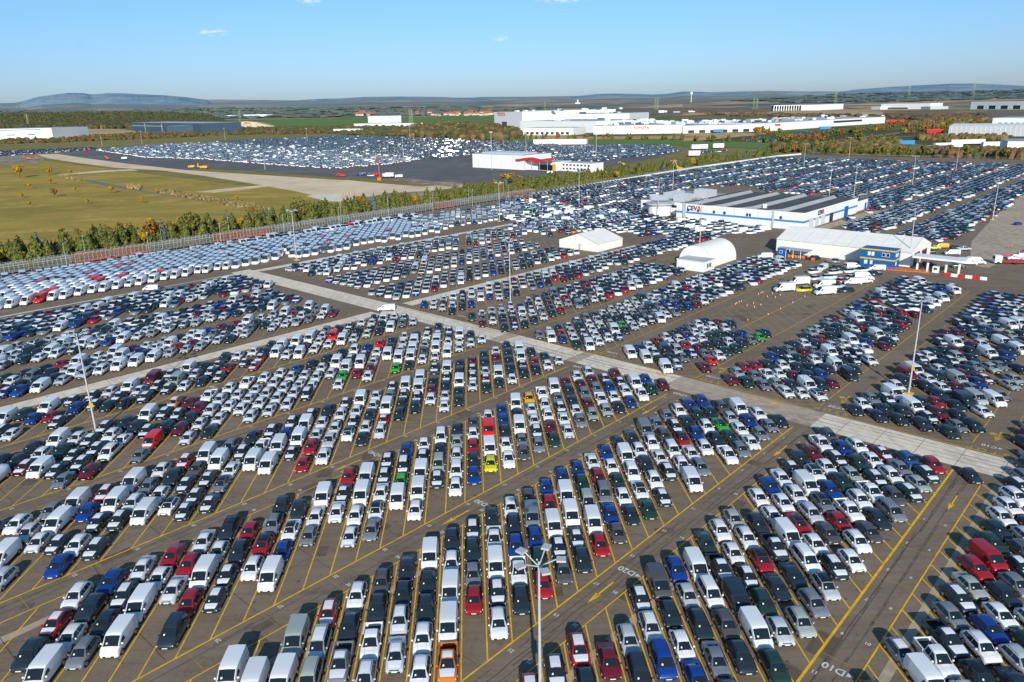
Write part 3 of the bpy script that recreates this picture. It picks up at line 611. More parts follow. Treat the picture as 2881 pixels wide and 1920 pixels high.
# the far half of the lot
fz = lambda p: inpoly(*PX(p), FAR)
FAR = Ec([(1130, 760), (1420, 690), (2353, 600)]) + Fc([(300, 520), (700, 480), (1130, 500), (1600, 492), (1900, 505), (2110, 517), (2430, 520), (2430, 760), (2353, 735), (2060, 985), (1990, 1085), (1700, 1080), (1150, 1010), (1050, 950), (1270, 880), (1270, 835), (1160, 800), (950, 770), (740, 750), (600, 745), (420, 690), (0, 720)]) + Ec([(2200, 775), (2130, 930), (2353, 1040), (1700, 1010), (1560, 990), (1060, 940), (1000, 930)])
for k in range(-2, 12):
    cb_ = CFk(k) - 21.4
    if k >= 5 and k != 11: cb_, = (CFk(k) - 21.0,)
    fill(cb_, CFk(k) - .5 if k % 2 else CFk(k) + 1.5, 255 if k > 7 else 290, LOT_EDGE, .96, 'dark' if k % 3 else 'mix', .10 if k < 9 else .2, lambda p: fz(p) and notlamp(p), None, gap=.9, lane_d=.985, phase=.3)
LOT2 = Dc([(665, 450), (900, 430), (1330, 398), (1700, 375), (2353, 352)]) + Ec([(850, 375), (1330, 392), (1540, 418), (2060, 415), (2300, 440), (2330, 455), (2050, 500), (1760, 528), (1430, 524), (1418, 468), (890, 480), (500, 522), (300, 553), (0, 578)]) + Dc([(2353, 580), (2000, 560), (1400, 512), (1000, 500)])
lot2 = []
for n in range(-420, 220):
    if n % 17 == 0: continue
    c = -1400.0
    while c < -420:
        c += 3.95 + random.uniform(-.1, .25)
        if (int(c / 24.0 * 1000) / 1000.0) % 1 > .80 or int(c) % 90 > 82: continue
        p = lane_pos(n, c); a, _ = AC(p.x, p.y)
        if a < 385 or a > 990 or p.y < 100: continue
        if inpoly(*PX(p), LOT2) and random.random() < .95: lot2.append(p)
print("vehicles", len(VEH), "lot2", len(lot2))

# ---------------------------------------------------------------- vehicle objects
ORD = "zeroth first second third fourth fifth sixth seventh eighth ninth tenth eleventh twelfth thirteenth fourteenth fifteenth sixteenth seventeenth eighteenth nineteenth twentieth".split()
def ordw(n):
    if n <= 20: return ORD[n]
    t = {2: 'twenty', 3: 'thirty', 4: 'forty', 5: 'fifty', 6: 'sixty', 7: 'seventy', 8: 'eighty', 9: 'ninety'}[min(n // 10, 9)]
    return t[:-1] + 'ieth' if n % 10 == 0 else t + '-' + ORD[n % 10]
def vlabel(v):
    k = KNAME[v['kind']]; c = CNAME[v['col']]; w = v['where']
    pre = (c + (' wrapped' if v['var'] == '*' else ' black-roofed' if v['var'] == '^' else '') + ' ' + k)
    if w[0] in 'DC' and w[1] <= 5:
        blk = {('D', -1): 'block across the D10 aisle', ('D', 5): 'block before narrow road', ('C', -1): 'block across C10 aisle', ('C', 5): 'C60 block'}.get(w[:2]) or ('%s%d0 block' % (w[0], w[1] + 1))
        return '%s, %s back in %s lane from cross road, %s' % (pre, ordw(w[3]), ordw(w[2]), blk)
    if w[0] == 'V':
        if w[1] == 2: return '%s facing the rail siding, %s along its row' % (pre, ordw(w[2]))
        return '%s, %s back in %s lane of the van rows before %s' % (pre, ordw(w[3]), ordw(w[2]), 'the cross road' if w[1] == 0 else 'the marquee')
    if w[0] == 'O': return None
    return '%s, %s back in %s lane of the %s' % (pre, ordw(w[3]), ordw(w[2]), {('D', 6): 'row past narrow concrete road', ('D', 7): 'middle row before the vans', ('D', 8): 'last car row before the vans', ('C', 6): 'row beside the small marquee', ('C', 7): 'row behind the small marquee', ('C', 8): 'last row below the siding'}.get(w[:2], 'far rows'))
lanes_ = {}
for v in VEH:
    if v['where'] and v['where'][0] in 'DC' and len(v['where']) == 4: lanes_.setdefault(v['where'][:3], []).append(v)
for key, vs in lanes_.items():
    vs.sort(key=lambda v: -AC(v['p'].x, v['p'].y)[1])
    for j, v in enumerate(vs): v['where'] = key + (j + 1,)
def trim_label(lb):
    for a_, b_ in ((' from cross road', ' from crossroad'), ('dark navy', 'navy'), ('dark green', 'green'), (' too', ''), ('black-roofed ', ''), (' of the van rows before', ' before')):
        if len(lb.split()) <= 16: break
        lb = lb.replace(a_, b_)
    return lb
vis = []
for v in VEH:
    x, y = PX(v['p'] + Vector((0, 0, .8))); d = (v['p'] - CAMP).length; v['d'] = d; v['px'] = (x, y)
    if -40 < x < 2921 and -40 < y < 1975: vis.append(v)
vis.sort(key=lambda v: v['d'])
LIM = {'car': 300, 'van': 300, 'pickup': 60}; got = {'car': 0, 'van': 0, 'pickup': 0}; indiv = []; rest = []; seenlab = {}
for v in vis:
    fam = 'van' if v['kind'] in ('van', 'bigvan') else 'pickup' if v['kind'] == 'pickup' else 'car'
    inf = 2 < v['px'][0] < 2879 and v['px'][1] < 1935
    if v['where'] is None or not inf or (got[fam] >= LIM[fam]) : rest.append((v, fam)); continue
    lb = vlabel(v)
    if v['where'][0] == 'O':
        lb = '%s %s in the crowd of vehicles before the blue office, number' % (CNAME[v['col']], KNAME[v['kind']])
        lb = '%s%s %s, %s out among vehicles gathered before the blue office' % (CNAME[v['col']], ' wrapped' if v['var'] == '*' else '', KNAME[v['kind']], ordw(min(99, len([1 for q in indiv if q[0]['where'][0] == 'O']) + 1)))
    while lb in seenlab: lb = lb.replace(' back in', ' place back in', 1) if ' place back in' not in lb else lb + ' too'
    lb = trim_label(lb); seenlab[lb] = 1; got[fam] += 1; indiv.append((v, fam, lb))
GRP = {'car': 'cars parked in the storage lot', 'van': 'vans parked in the storage lot', 'pickup': 'pickups parked in the storage lot'}
PROTO = {}; last_wheel = {}
def set_color(o, v):
    c = COLR[v['col']]; j = random.uniform(.92, 1.06); o.color = (min(c[0] * j, .86), min(c[1] * j, .86), min(c[2] * j, .86), 1)
for v, fam, lb in indiv:
    near = v['d'] < (128 if fam != 'van' else 135)
    name = {'car': 'parked_car', 'van': 'parked_van', 'pickup': 'pickup_truck'}[fam]; cat = {'car': 'car', 'van': 'van', 'pickup': 'pickup'}[fam]
    s = random.uniform(.965, 1.02)
    if near:
        root = link(name, None); root.empty_display_size = .1
        for p in variant_parts(v['kind'], v['var']):
            par = root
            if p.startswith('rim'): par = last_wheel[p[3:]]
            o = link(pname(p), pmesh(v['kind'], p), par); set_color(o, v)
            if p.startswith('wheel'): last_wheel[p[5:]] = o
    else:
        root = link(name, joined(v['kind'], v['var'])); set_color(root, v)
    root.location = v['p'] + Vector((0, 0, .012)); root.rotation_euler = (0, 0, v['ang']); root.scale = (1.115 * random.uniform(.975, 1.015), s * 1.05, 1.05 * random.uniform(.96, 1.05))
    tag(root, lb, cat, GRP[fam])
# everything beyond the individuals: one mesh of cars, one of vans
def template(me):
    n = len(me.vertices); co = np.empty(n * 3, 'f'); me.vertices.foreach_get('co', co)
    p = len(me.polygons); ls = np.empty(p, 'i'); lt = np.empty(p, 'i'); mi = np.empty(p, 'i'); me.polygons.foreach_get('loop_start', ls); me.polygons.foreach_get('loop_total', lt); me.polygons.foreach_get('material_index', mi)
    li = np.empty(len(me.loops), 'i'); me.loops.foreach_get('vertex_index', li)
    return co.reshape(-1, 3), li, lt, mi, [m for m in me.materials]
def low_car(L, w, h, hood, var, van=False):
    b = MB(); y0, y1 = -L / 2, L / 2; zb = .92 if not van else 1.1; cx = y1 - hood
    b.box(-w, w, y0, y1, .25, zb * .98, M_paint, top=M_film if var == '*' else M_paint)
    x1, x0 = w * .93, w * .72; ys, ye, yr0, yr1 = y0 + (.05 if van else .15), cx, y0 + (.1 if van else .7), cx - (.22 if van else .75)
    A = [(-x1, ys, zb), (x1, ys, zb), (x1, ye, zb), (-x1, ye, zb)]; T = [(-x0, yr0, h), (x0, yr0, h), (x0, yr1, h), (-x0, yr1, h)]
    if van: T = [(-w * .88, yr0, h), (w * .88, yr0, h), (w * .85, yr1, h), (-w * .85, yr1, h)]
    sg = M_paint if van else M_glass
    b.face([A[2], A[3], T[3], T[2]], M_glass); b.face([A[0], A[1], T[1], T[0]], sg); b.face([A[1], A[2], T[2], T[1]], sg); b.face([A[3], A[0], T[0], T[3]], sg)
    b.face(T, M_film if var == '*' else (M_trim if var == '^' else M_paint))
    return b.mesh('low')
LOW = {}
for van in (0, 1):
    for var in ('', '*', '^'): LOW[('van' if van else 'car', var)] = low_car(5.2 if van else 4.4, .98 if van else .9, 2.0 if van else 1.52, 1.0 if van else 1.25, var, van)
LOW[('big', '')] = low_car(6.0, 1.02, 2.55, 1.1, '', True)
mass_mats = [M_vpaint, M_film, M_glass, M_trim, M_tyre, M_rim, M_lamp, M_sheet, M_red, MATS['black_roof_paint']]
mm = {M_paint.name: 0}; mm.update({m.name: i for i, m in enumerate(mass_mats)})
def mass(name, items):
    tc = {}; CO = []; LI = []; LT = []; MI = []; CL = []; off = 0
    for p, ang, sc, me, col in items:
        if me.name not in tc:
            t = template(me); mi = np.array([mm[m.name] for m in t[4]], 'i')[t[3]]; tc[me.name] = (t[0], t[1], t[2], mi)
        co, li, lt, mi = tc[me.name]; ca, sa = math.cos(ang), math.sin(ang)
        R = np.array(((ca, sa, 0), (-sa, ca, 0), (0, 0, 1)), 'f')
        CO.append((co * np.array((1.115, sc * 1.05, 1.05), 'f')) @ R + np.array((p.x, p.y, .012), 'f')); LI.append(li + off); LT.append(lt); MI.append(mi)
        CL.append(np.tile(np.array((*col, 1), 'f'), (len(co), 1))); off += len(co)
    CO = np.concatenate(CO); LI = np.concatenate(LI); LT = np.concatenate(LT); MI = np.concatenate(MI); CL = np.concatenate(CL)
    me = bpy.data.meshes.new(name); me.vertices.add(len(CO)); me.vertices.foreach_set('co', CO.ravel()); me.loops.add(len(LI)); me.loops.foreach_set('vertex_index', LI)
    me.polygons.add(len(LT)); LS = np.concatenate(([0], np.cumsum(LT)[:-1])).astype('i'); me.polygons.foreach_set('loop_start', LS); me.polygons.foreach_set('loop_total', LT)
    for m in mass_mats: me.materials.append(m)
    me.polygons.foreach_set('material_index', MI); at = me.color_attributes.new('Col', 'FLOAT_COLOR', 'POINT'); at.data.foreach_set('color', CL.ravel())
    me.update(calc_edges=True); return link(name, me)
def vcol(c):
    q = COLR[c]; j = random.uniform(.9, 1.08); return tuple(min(x * j, .82) for x in q)
cars, vans = [], []
for v, fam in rest:
    if v['d'] < 230 or v['kind'] == 'pickup' and v['d'] < 320: me = joined(v['kind'], v['var'])
    else: me = LOW[('big', '')] if v['kind'] == 'bigvan' else LOW[('van' if fam == 'van' else 'car', v['var'] if fam != 'van' else '')]
    (vans if fam == 'van' else cars).append((v['p'], v['ang'], random.uniform(.96, 1.04), me, vcol(v['col'])))
for p in lot2:
    d = (p - CAMP).length; a, c = AC(p.x, p.y)
    qx, qy = PX(p); lim_ = 402 + (qx - 612) * .08 if qx < 960 else 430 + (qx - 960) * .085
    light = qy > lim_ + random.uniform(-4, 4) or random.random() < .16
    cc = random.choice('wwwwwwwwwwwwwwwwwwwwwwsnr') if light else random.choice('nnnnnBwwwgsnb')
    if random.random() < .01: cc = random.choice('RrYm')
    vn = light and cc == 'w' and random.random() < .42
    (vans if vn else cars).append((p, HEAD + (1.5 if random.random() < .1 else 0), 1, LOW[('van' if vn else 'car', '*' if (not vn and random.random() < (.75 if light else .3)) else '')], vcol(cc)))
oc = mass("parked_cars", cars); tag(oc, "sea of parked cars filling the lots beyond the nearer rows", "cars", kind="stuff")
ov = mass("parked_vans", vans); tag(ov, "mass of distant parked vans scattered through the far lots", "vans", kind="stuff")
print("individuals", got, "mass", len(cars), len(vans))
# ---------------------------------------------------------------- ground sheets
def sheet(name, pts, z, m, kind='structure', div=0):
    bm = bmesh.new(); vs = [bm.verts.new((p[0], p[1], z)) for p in pts]; bm.faces.new(vs); bmesh.ops.triangulate(bm, faces=bm.faces)
    for f in bm.faces:
        if f.normal.z < 0: f.normal_flip()
    me = bpy.data.meshes.new(name); bm.to_mesh(me); bm.free(); me.materials.append(m); o = link(name, me); o["kind"] = kind; return o
def sac(name, pts, z, m): return sheet(name, [W(a, c) for a, c in pts], z, m)
def spxf(name, pts, z, m):
    x0, x1 = min(p[0] for p in pts), max(p[0] for p in pts); y0, y1 = min(p[1] for p in pts), max(p[1] for p in pts); mb = MB(); nx = 44; ny = max(6, int((y1 - y0) / 1.2))
    for i in range(nx):
        for j in range(ny):
            xa, xb = x0 + (x1 - x0) * i / nx, x0 + (x1 - x0) * (i + 1) / nx; ya, yb = y0 + (y1 - y0) * j / ny, y0 + (y1 - y0) * (j + 1) / ny
            if inpoly((xa + xb) / 2, (ya + yb) / 2, pts): mb.face([GF(x, y) + Vector((0, 0, z)) for x, y in ((xa, yb), (xb, yb), (xb, ya), (xa, ya))], m)
    return struct(mb.obj(name))
def spx(name, pts, z, m): return sheet(name, [G(*p) for p in pts], z, m)
# fields to the horizon: patchwork of crops, rising gently beyond five kilometres
SIL = Dc([(0, 146), (130, 142), (200, 128), (300, 106), (400, 95), (500, 84), (600, 84), (655, 92), (760, 83), (870, 82), (1000, 86), (1150, 90), (1300, 100), (1420, 113), (1500, 112), (1800, 112), (2050, 114), (2200, 104), (2353, 100)]) + Ec([(160, 90), (400, 87), (700, 88), (780, 93), (920, 92), (960, 87), (1300, 86), (1650, 80), (1760, 68), (1900, 65), (2050, 68), (2150, 71), (2250, 66)]) + Fc([(0, 52), (200, 57), (600, 48), (800, 52), (1100, 52), (1200, 40), (1400, 28), (1600, 18), (1850, 8), (2000, 8), (2150, 12), (2353, 20)])
SIL = [(-1500, 300), (-600, 298)] + SIL + [(3300, 262), (4400, 240)]
def sil(px):
    for (a, b), (c, d) in zip(SIL, SIL[1:]):
        if a <= px <= c: return b + (d - b) * (px - a) / max(c - a, 1e-6)
    return 290
def az_px(az):
    v = Vector((math.sin(az), math.cos(az), 0)) * 10000 + Vector((0, 0, H)); return PX(v)[0]
def m_fields():
    m, n, b = nt("patchwork_fields"); b.inputs["Roughness"].default_value = .95; b.inputs["Specular IOR Level"].default_value = .08
    geo = n.nodes.new("ShaderNodeNewGeometry"); mp = n.nodes.new("ShaderNodeMapping"); mp.inputs["Scale"].default_value = (.0011, .0019, .001); mp.inputs["Rotation"].default_value = (0, 0, .5)
    vo = n.nodes.new("ShaderNodeTexVoronoi"); vo.distance = 'CHEBYCHEV'; vo.inputs["Scale"].default_value = 1; vo.inputs["Randomness"].default_value = .9
    n.links.new(geo.outputs["Position"], mp.inputs[0]); n.links.new(mp.outputs[0], vo.inputs["Vector"])
    sp = n.nodes.new("ShaderNodeSeparateColor"); n.links.new(vo.outputs["Color"], sp.inputs[0])
    r = n.nodes.new("ShaderNodeValToRGB"); r.color_ramp.interpolation = 'CONSTANT'; e = r.color_ramp.elements
    cs = [(.0, (.060, .100, .030)), (.2, (.20, .155, .085)), (.38, (.105, .085, .062)), (.5, (.085, .115, .040)), (.66, (.145, .115, .075)), (.8, (.045, .055, .025)), (.9, (.25, .185, .10))]
    e[0].position = 0; e[0].color = (*cs[0][1], 1); e[1].position = .2; e[1].color = (*cs[1][1], 1)
    for p_, c_ in cs[2:]:
        q = e.new(p_); q.color = (*c_, 1)
    n.links.new(sp.outputs[0], r.inputs[0]); c = r.outputs[0]
    c = mixc(n, noisy(n, .004, .52, .62), c, (.040, .048, .024, 1)); c = mixc(n, noisy(n, .03, .62, .72), c, (.05, .055, .03, 1))
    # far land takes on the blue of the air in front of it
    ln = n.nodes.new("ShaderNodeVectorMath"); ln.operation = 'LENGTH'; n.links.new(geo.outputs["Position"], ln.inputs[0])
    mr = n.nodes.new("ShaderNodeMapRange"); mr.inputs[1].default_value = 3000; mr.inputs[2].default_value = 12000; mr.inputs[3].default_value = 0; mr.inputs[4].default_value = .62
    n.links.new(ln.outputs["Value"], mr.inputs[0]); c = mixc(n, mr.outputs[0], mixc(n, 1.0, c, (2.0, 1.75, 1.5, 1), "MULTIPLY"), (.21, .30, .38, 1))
    n.links.new(c, b.inputs["Base Color"]); return m
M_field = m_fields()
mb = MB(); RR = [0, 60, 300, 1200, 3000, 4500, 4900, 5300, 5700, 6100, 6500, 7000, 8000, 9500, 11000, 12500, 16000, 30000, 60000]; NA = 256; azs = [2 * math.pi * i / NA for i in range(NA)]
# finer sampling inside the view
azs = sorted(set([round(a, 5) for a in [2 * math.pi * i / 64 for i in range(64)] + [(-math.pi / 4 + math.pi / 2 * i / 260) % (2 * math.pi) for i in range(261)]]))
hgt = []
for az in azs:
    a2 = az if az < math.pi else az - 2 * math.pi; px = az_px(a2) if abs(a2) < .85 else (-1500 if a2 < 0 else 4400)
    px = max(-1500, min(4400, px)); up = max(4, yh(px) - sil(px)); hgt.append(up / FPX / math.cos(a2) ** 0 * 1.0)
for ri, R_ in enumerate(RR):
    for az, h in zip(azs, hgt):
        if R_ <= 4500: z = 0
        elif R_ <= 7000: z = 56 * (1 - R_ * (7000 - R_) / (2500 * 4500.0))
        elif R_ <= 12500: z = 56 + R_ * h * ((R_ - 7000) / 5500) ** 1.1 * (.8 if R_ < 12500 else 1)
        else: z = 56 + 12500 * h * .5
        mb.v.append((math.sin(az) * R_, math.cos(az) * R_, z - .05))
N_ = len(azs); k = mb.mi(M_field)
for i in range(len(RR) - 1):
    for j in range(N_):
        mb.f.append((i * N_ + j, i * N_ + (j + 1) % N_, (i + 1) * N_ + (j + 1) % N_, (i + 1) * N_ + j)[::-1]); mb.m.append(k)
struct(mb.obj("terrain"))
# wooded hills on the horizon
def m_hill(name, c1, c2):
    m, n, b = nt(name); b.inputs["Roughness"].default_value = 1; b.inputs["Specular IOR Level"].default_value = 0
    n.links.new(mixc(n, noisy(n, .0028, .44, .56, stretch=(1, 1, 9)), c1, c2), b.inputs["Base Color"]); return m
MH1 = m_hill("hill_woods", (.15, .24, .32, 1), (.22, .30, .35, 1)); MH2 = m_hill("hill_fields", (.20, .29, .35, 1), (.29, .35, .36, 1))  # blue of the distance haze is mixed into these hill colours
def hill(name, px0, px1, D, m, low=1.0, edge=10, wob=1.0):
    mb = MB(); n = 90; P = []
    for i in range(n + 1):
        px = px0 + (px1 - px0) * i / n; d = (CR_ * (px - CXP) + CU_ * (CYP - yh(px)) + CF_ * FPX); d = Vector((d.x, d.y, 0)).normalized()
        k = min(1, (i / n) * edge, (1 - i / n) * edge) ; k = k * k * (3 - 2 * k); top = (yh(px) - sil(px) + random.uniform(-.3, .3) * wob) * (low if low >= 1 else (low * k + .62 * (1 - k))) * (k if low >= 1 and edge > 9 else 1)
        z = H + D * top / FPX * (1 if True else 1); P.append((d, max(z, 10)))
    for (d0, z0), (d1, z1) in zip(P, P[1:]):
        f0_, f1_ = d0 * D * .86, d1 * D * .86
        mb.face([(f0_.x, f0_.y, 8), (f1_.x, f1_.y, 8), (d1.x * D * .95, d1.y * D * .95, z1 * .72 + 12), (d0.x * D * .95, d0.y * D * .95, z0 * .72 + 12)], m)
        mb.face([(d0.x * D * .95, d0.y * D * .95, z0 * .72 + 12), (d1.x * D * .95, d1.y * D * .95, z1 * .72 + 12), (d1.x * D, d1.y * D, z1), (d0.x * D, d0.y * D, z0)], m)
        mb.face([(d0.x * D, d0.y * D, z0), (d1.x * D, d1.y * D, z1), (d1.x * D * 1.3, d1.y * D * 1.3, 20), (d0.x * D * 1.3, d0.y * D * 1.3, 20)], m)
    return struct(mb.obj(name, smooth=80, weld=True))
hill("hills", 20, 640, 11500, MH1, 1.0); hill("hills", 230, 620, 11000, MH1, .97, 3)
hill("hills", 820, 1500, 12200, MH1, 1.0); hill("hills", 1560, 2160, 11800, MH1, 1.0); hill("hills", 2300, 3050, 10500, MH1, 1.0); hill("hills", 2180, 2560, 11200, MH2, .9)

M_mead = ground_mat("dry_meadow", [(.43, .285, .065, 1), (.25, .205, .045, 1), (.56, .37, .11, 1), (.33, .245, .06, 1)], layers=((.012, .42, .6), (.035, .5, .68), (.25, .4, .7)), rough=1, spec=.05, stretch=(1, 1.8, 1, .6))
M_verge = ground_mat("green_verge", [(.20, .185, .048, 1), (.31, .225, .085, 1), (.15, .15, .04, 1), (.25, .20, .07, 1)], layers=((.01, .42, .6), (.05, .45, .65), (.25, .4, .7)), rough=1, spec=.05)
M_grass = ground_mat("winter_crop", [(.12, .20, .055, 1), (.15, .23, .07, 1)], layers=((.003, .4, .6),), rough=1, spec=.05)
M_plow = ground_mat("ploughed_field", [(.21, .16, .125, 1), (.16, .125, .10, 1)], layers=((.004, .4, .6),), rough=1, spec=.05)
M_stub = ground_mat("stubble_field", [(.50, .36, .21, 1), (.42, .30, .18, 1)], layers=((.004, .4, .6),), rough=1, spec=.05)
sac("verge_ground", [(-600, -330), (900, -330), (1100, -1500), (900, -2600), (-600, -2600)], .010, M_verge)
sac("ground", [(-400, 500), (812, 500), (812, -326), (-400, -327)], .022, M_asph)
sac("meadow", [(-300, -352), (335, -358), (300, -560), (310, -760), (335, -1240), (100, -1700), (-500, -1700)], .020, M_mead)
spx("bare_earth_track", Dc([(255, 478), (400, 476), (620, 508), (900, 545), (1300, 588), (2353, 655)]) + Ec([(40, 655), (300, 680), (560, 700), (820, 680), (860, 700), (620, 730), (330, 745), (190, 770), (0, 800)]) + Dc([(2300, 790), (2050, 735), (1800, 690), (1400, 625), (1130, 590), (800, 570), (560, 540), (330, 505)]), .030, M_earth)
spx("bare_earth_track", Dc([(0, 487), (270, 480), (320, 500), (250, 540), (110, 548), (0, 556)]), .028, M_soil)
spx("bare_earth_track", Ec([(330, 650), (480, 640), (660, 665), (840, 675), (800, 705), (640, 690), (420, 672)]), .036, M_soil)
spx("bare_earth_track", Ec([(30, 800), (200, 765), (420, 745), (640, 735), (700, 750), (480, 790), (160, 830)]), .033, M_soil)
spx("bare_earth_track", Dc([(1340, 738), (1480, 742), (1720, 715), (1890, 695), (1780, 692), (1560, 712)]), .034, M_earth)
spx("bare_earth_track", Dc([(380, 622), (560, 612), (820, 592), (960, 590), (900, 580), (700, 590), (440, 612)]), .034, M_earth)
spx("bare_earth_track", Dc([(2110, 765), (2260, 745), (2353, 748), (2353, 805), (2250, 800)]), .035, M_conc)
spx("stream", Dc([(560, 655), (620, 655), (860, 702), (1080, 745), (1240, 768), (1480, 800), (1700, 835), (1860, 866), (1850, 873), (1640, 836), (1400, 800), (1200, 768), (1000, 738), (860, 716), (700, 690)]), .030, M_water)
spx("lot_pavement", Dc([(380, 478), (650, 440), (1000, 412), (1700, 374), (2353, 345)]) + Ec([(400, 352), (850, 372), (1330, 388), (1560, 412), (2080, 412), (2320, 440), (2353, 460), (2060, 530), (1780, 570), (1420, 622), (1290, 640), (1020, 668), (830, 675), (560, 655), (330, 648), (0, 640)]) + Dc([(2353, 640), (1700, 590), (1400, 575), (1230, 588), (1000, 560), (700, 520), (480, 490)]), .026, M_asph2)
# concrete roads, the crossroads and the plaza
EDG = [(60, 126.0, 134.0), (-14, 126.2, 134.2), (-45, 126.9, 134.6), (-76, 127.9, 135.5), (-122, 128.7, 136.2), (-256, 129.0, 136.4)]
def edge(c):
    for (c0, l0, r0), (c1, l1, r1) in zip(EDG, EDG[1:]):
        if c1 <= c <= c0:
            t = (c0 - c) / (c0 - c1); return l0 + (l1 - l0) * t, r0 + (r1 - r0) * t
def xroad(c0, c1, m, z):
    n = max(2, int(abs(c0 - c1) / 12)); L_ = [c0 + (c1 - c0) * i / n for i in range(n + 1)]
    sac("concrete_road", [(edge(c)[0], c) for c in L_] + [(edge(c)[1], c) for c in reversed(L_)], z, m)
xroad(60, -44.6, M_conc, .030); xroad(-44.6, -75.5, M_conc2, .030); xroad(-75.5, -98.5, M_conc, .030); xroad(-98.5, -101.5, M_conc2, .030); xroad(-101.5, -122.5, M_conc, .030); xroad(-122.5, -126, M_conc2, .030); xroad(-126, -256, M_conc, .030)
sac("concrete_road", [(-300, -171.9), (127, -171.4), (127, -166.9), (-300, -167.4)], .032, M_conc)
sac("concrete_road", [(139, -171.8), (262, -169.6), (262, -166.5), (139, -167.3)], .032, M_conc)
sac("concrete_road", [(-300, -257.9), (310, -251.0), (310, -248.4), (140, -249), (120, -252.6), (-300, -252.9)], .033, M_conc)
spx("concrete_plaza", Fc([(2150, 905), (2353, 740), (2900, 760), (2900, 1010), (2353, 1130), (2110, 1260), (1980, 1240), (1990, 1080)]), .030, M_conc2)
spx("concrete_plaza", Fc([(870, 1000), (1250, 880), (1450, 850), (1480, 870), (1240, 930), (960, 1000)]), .030, M_conc2)
sac("concrete_strip", [(-40, -15.3), (123, -15.3), (123, -14.3), (-40, -14.3)], .028, M_conc2)
sac("concrete_strip", [(60, -91.0), (-40, -91.0), (-40, -89.8), (60, -89.8)], .028, M_conc2)
sac("concrete_strip", [(-60, -117.2), (62, -117.2), (62, -116.2), (-60, -116.2)], .028, M_conc2)
sac("concrete_strip", [(120, -39.4), (-60, -39.6), (-60, -38.4), (120, -38.4)], .028, M_conc2)
sac("concrete_strip", [(120, -64.6), (-60, -64.9), (-60, -64.0), (120, -63.8)], .028, M_conc2)
sac("grass_island", [(256, -158), (262, -166), (268, -164), (262, -155)], .05, M_verge)
# service roads beyond
M_road = ground_mat("country_road", [(.20, .19, .17, 1), (.25, .24, .21, 1)], layers=((.02, .4, .6),))
def road(pts, w, z=.05):
    g = [G(*p) for p in pts]; L_, R_ = [], []
    for i, p in enumerate(g):
        d = (g[min(i + 1, len(g) - 1)] - g[max(i - 1, 0)]); d.z = 0; d.normalize(); s = Vector((d.y, -d.x, 0)) * w / 2; L_.append(p - s); R_.append(p + s)
    mb = MB()
    for i in range(len(g) - 1): mb.face([(q.x, q.y, z) for q in (L_[i], R_[i], R_[i + 1], L_[i + 1])], M_road)
    return struct(mb.obj("road"))
road(Dc([(-60, 412), (400, 402), (900, 384), (1500, 356), (2040, 336)]) + Ec([(0, 322), (300, 312)]), 11); road(Dc([(-60, 437), (300, 428), (800, 408), (1400, 384), (2353, 340)]), 8)
road(Ec([(1540, 418), (2000, 430), (2353, 440)]) + Fc([(150, 465), (700, 445), (1000, 390), (1400, 340), (1900, 285), (2353, 262)]), 14)
road(Fc([(640, 470), (900, 440), (1100, 400), (1500, 385)]), 7); road(Fc([(1000, 385), (1600, 350), (1750, 335)]), 8)
road(Dc([(0, 450), (600, 432)]), 6)
# distant strips of crop seen edge-on
spxf("field", Dc([(1560, 235), (2353, 222)]) + Ec([(0, 215), (480, 222), (1050, 200), (1056, 262), (500, 262), (0, 275)]) + Dc([(2353, 282), (1800, 290), (1520, 282)]), 0.32, M_grass)
spxf("field", Dc([(380, 300), (820, 303), (1060, 335), (900, 352), (400, 372)]), 0.55, M_stub)
spxf("field", Fc([(540, 180), (1380, 182), (1380, 205), (700, 212)]), 0.32, M_stub); spxf("field", Fc([(0, 150), (600, 152), (620, 185), (0, 190)]), 0.48, M_plow)
spxf("field", Ec([(1560, 165), (2353, 150), (2353, 205), (1560, 205)]), 0.51, M_plow); spxf("field", Ec([(1300, 160), (1900, 160), (2353, 130), (2353, 148), (1560, 166)]), 0.49, M_stub)
spxf("field", Fc([(1390, 205), (2353, 175), (2353, 215), (1900, 240), (1390, 240)]), 0.32, M_plow); spxf("field", Fc([(1600, 355), (1850, 358), (2260, 362), (2200, 392), (1650, 385)]), 0.36, M_grass)
spxf("field", Ec([(1560, 375), (2353, 372), (2353, 415), (2060, 412), (1540, 405)]), 0.36, M_grass); spxf("field", Fc([(0, 385), (700, 395), (600, 440), (0, 425)]), 0.36, M_grass)
spxf("field", Ec([(620, 350), (1040, 355), (1330, 375), (1330, 388), (850, 372), (600, 362)]), 0.36, M_grass)
spxf("field", Fc([(760, 455), (1500, 395), (2200, 470), (1900, 500), (1100, 485)]), 0.35, M_verge)

# ---------------------------------------------------------------- painted markings
yl = MB(); yo = MB(); wm = MB(); sm = MB()
def stripe(mb, a0, c0, a1, c1, w, m, z):
    p, q = W(a0, c0), W(a1, c1); d = (q - p).normalized(); s = Vector((d.y, -d.x, 0)) * w / 2
    z += random.uniform(0, .0016); mb.face([(v.x, v.y, z) for v in (p - s, p + s, q + s, q - s)], m)
def lane_lines(k, side, amin, amax, phase, w, mb, m, stub=None, cb=None, cf=None, lim=None):
    cf = CFk(k) if cf is None else cf; cb = (CFk(k) - 21.4) if cb is None else cb
    for n in range(-75, 75):
        idx = n + (phase(n) if callable(phase) else phase)
        cs = [cb + .1, cf - .1]
        pts = [(lane_u(idx, c) - c, c) for c in np.linspace(cs[0], cs[1], 12)]
        run = [p for p in pts if amin <= p[0] <= amax]
        if len(run) > 1: stripe(mb, *run[0], *run[-1], w, m, .040)
YLW = .16
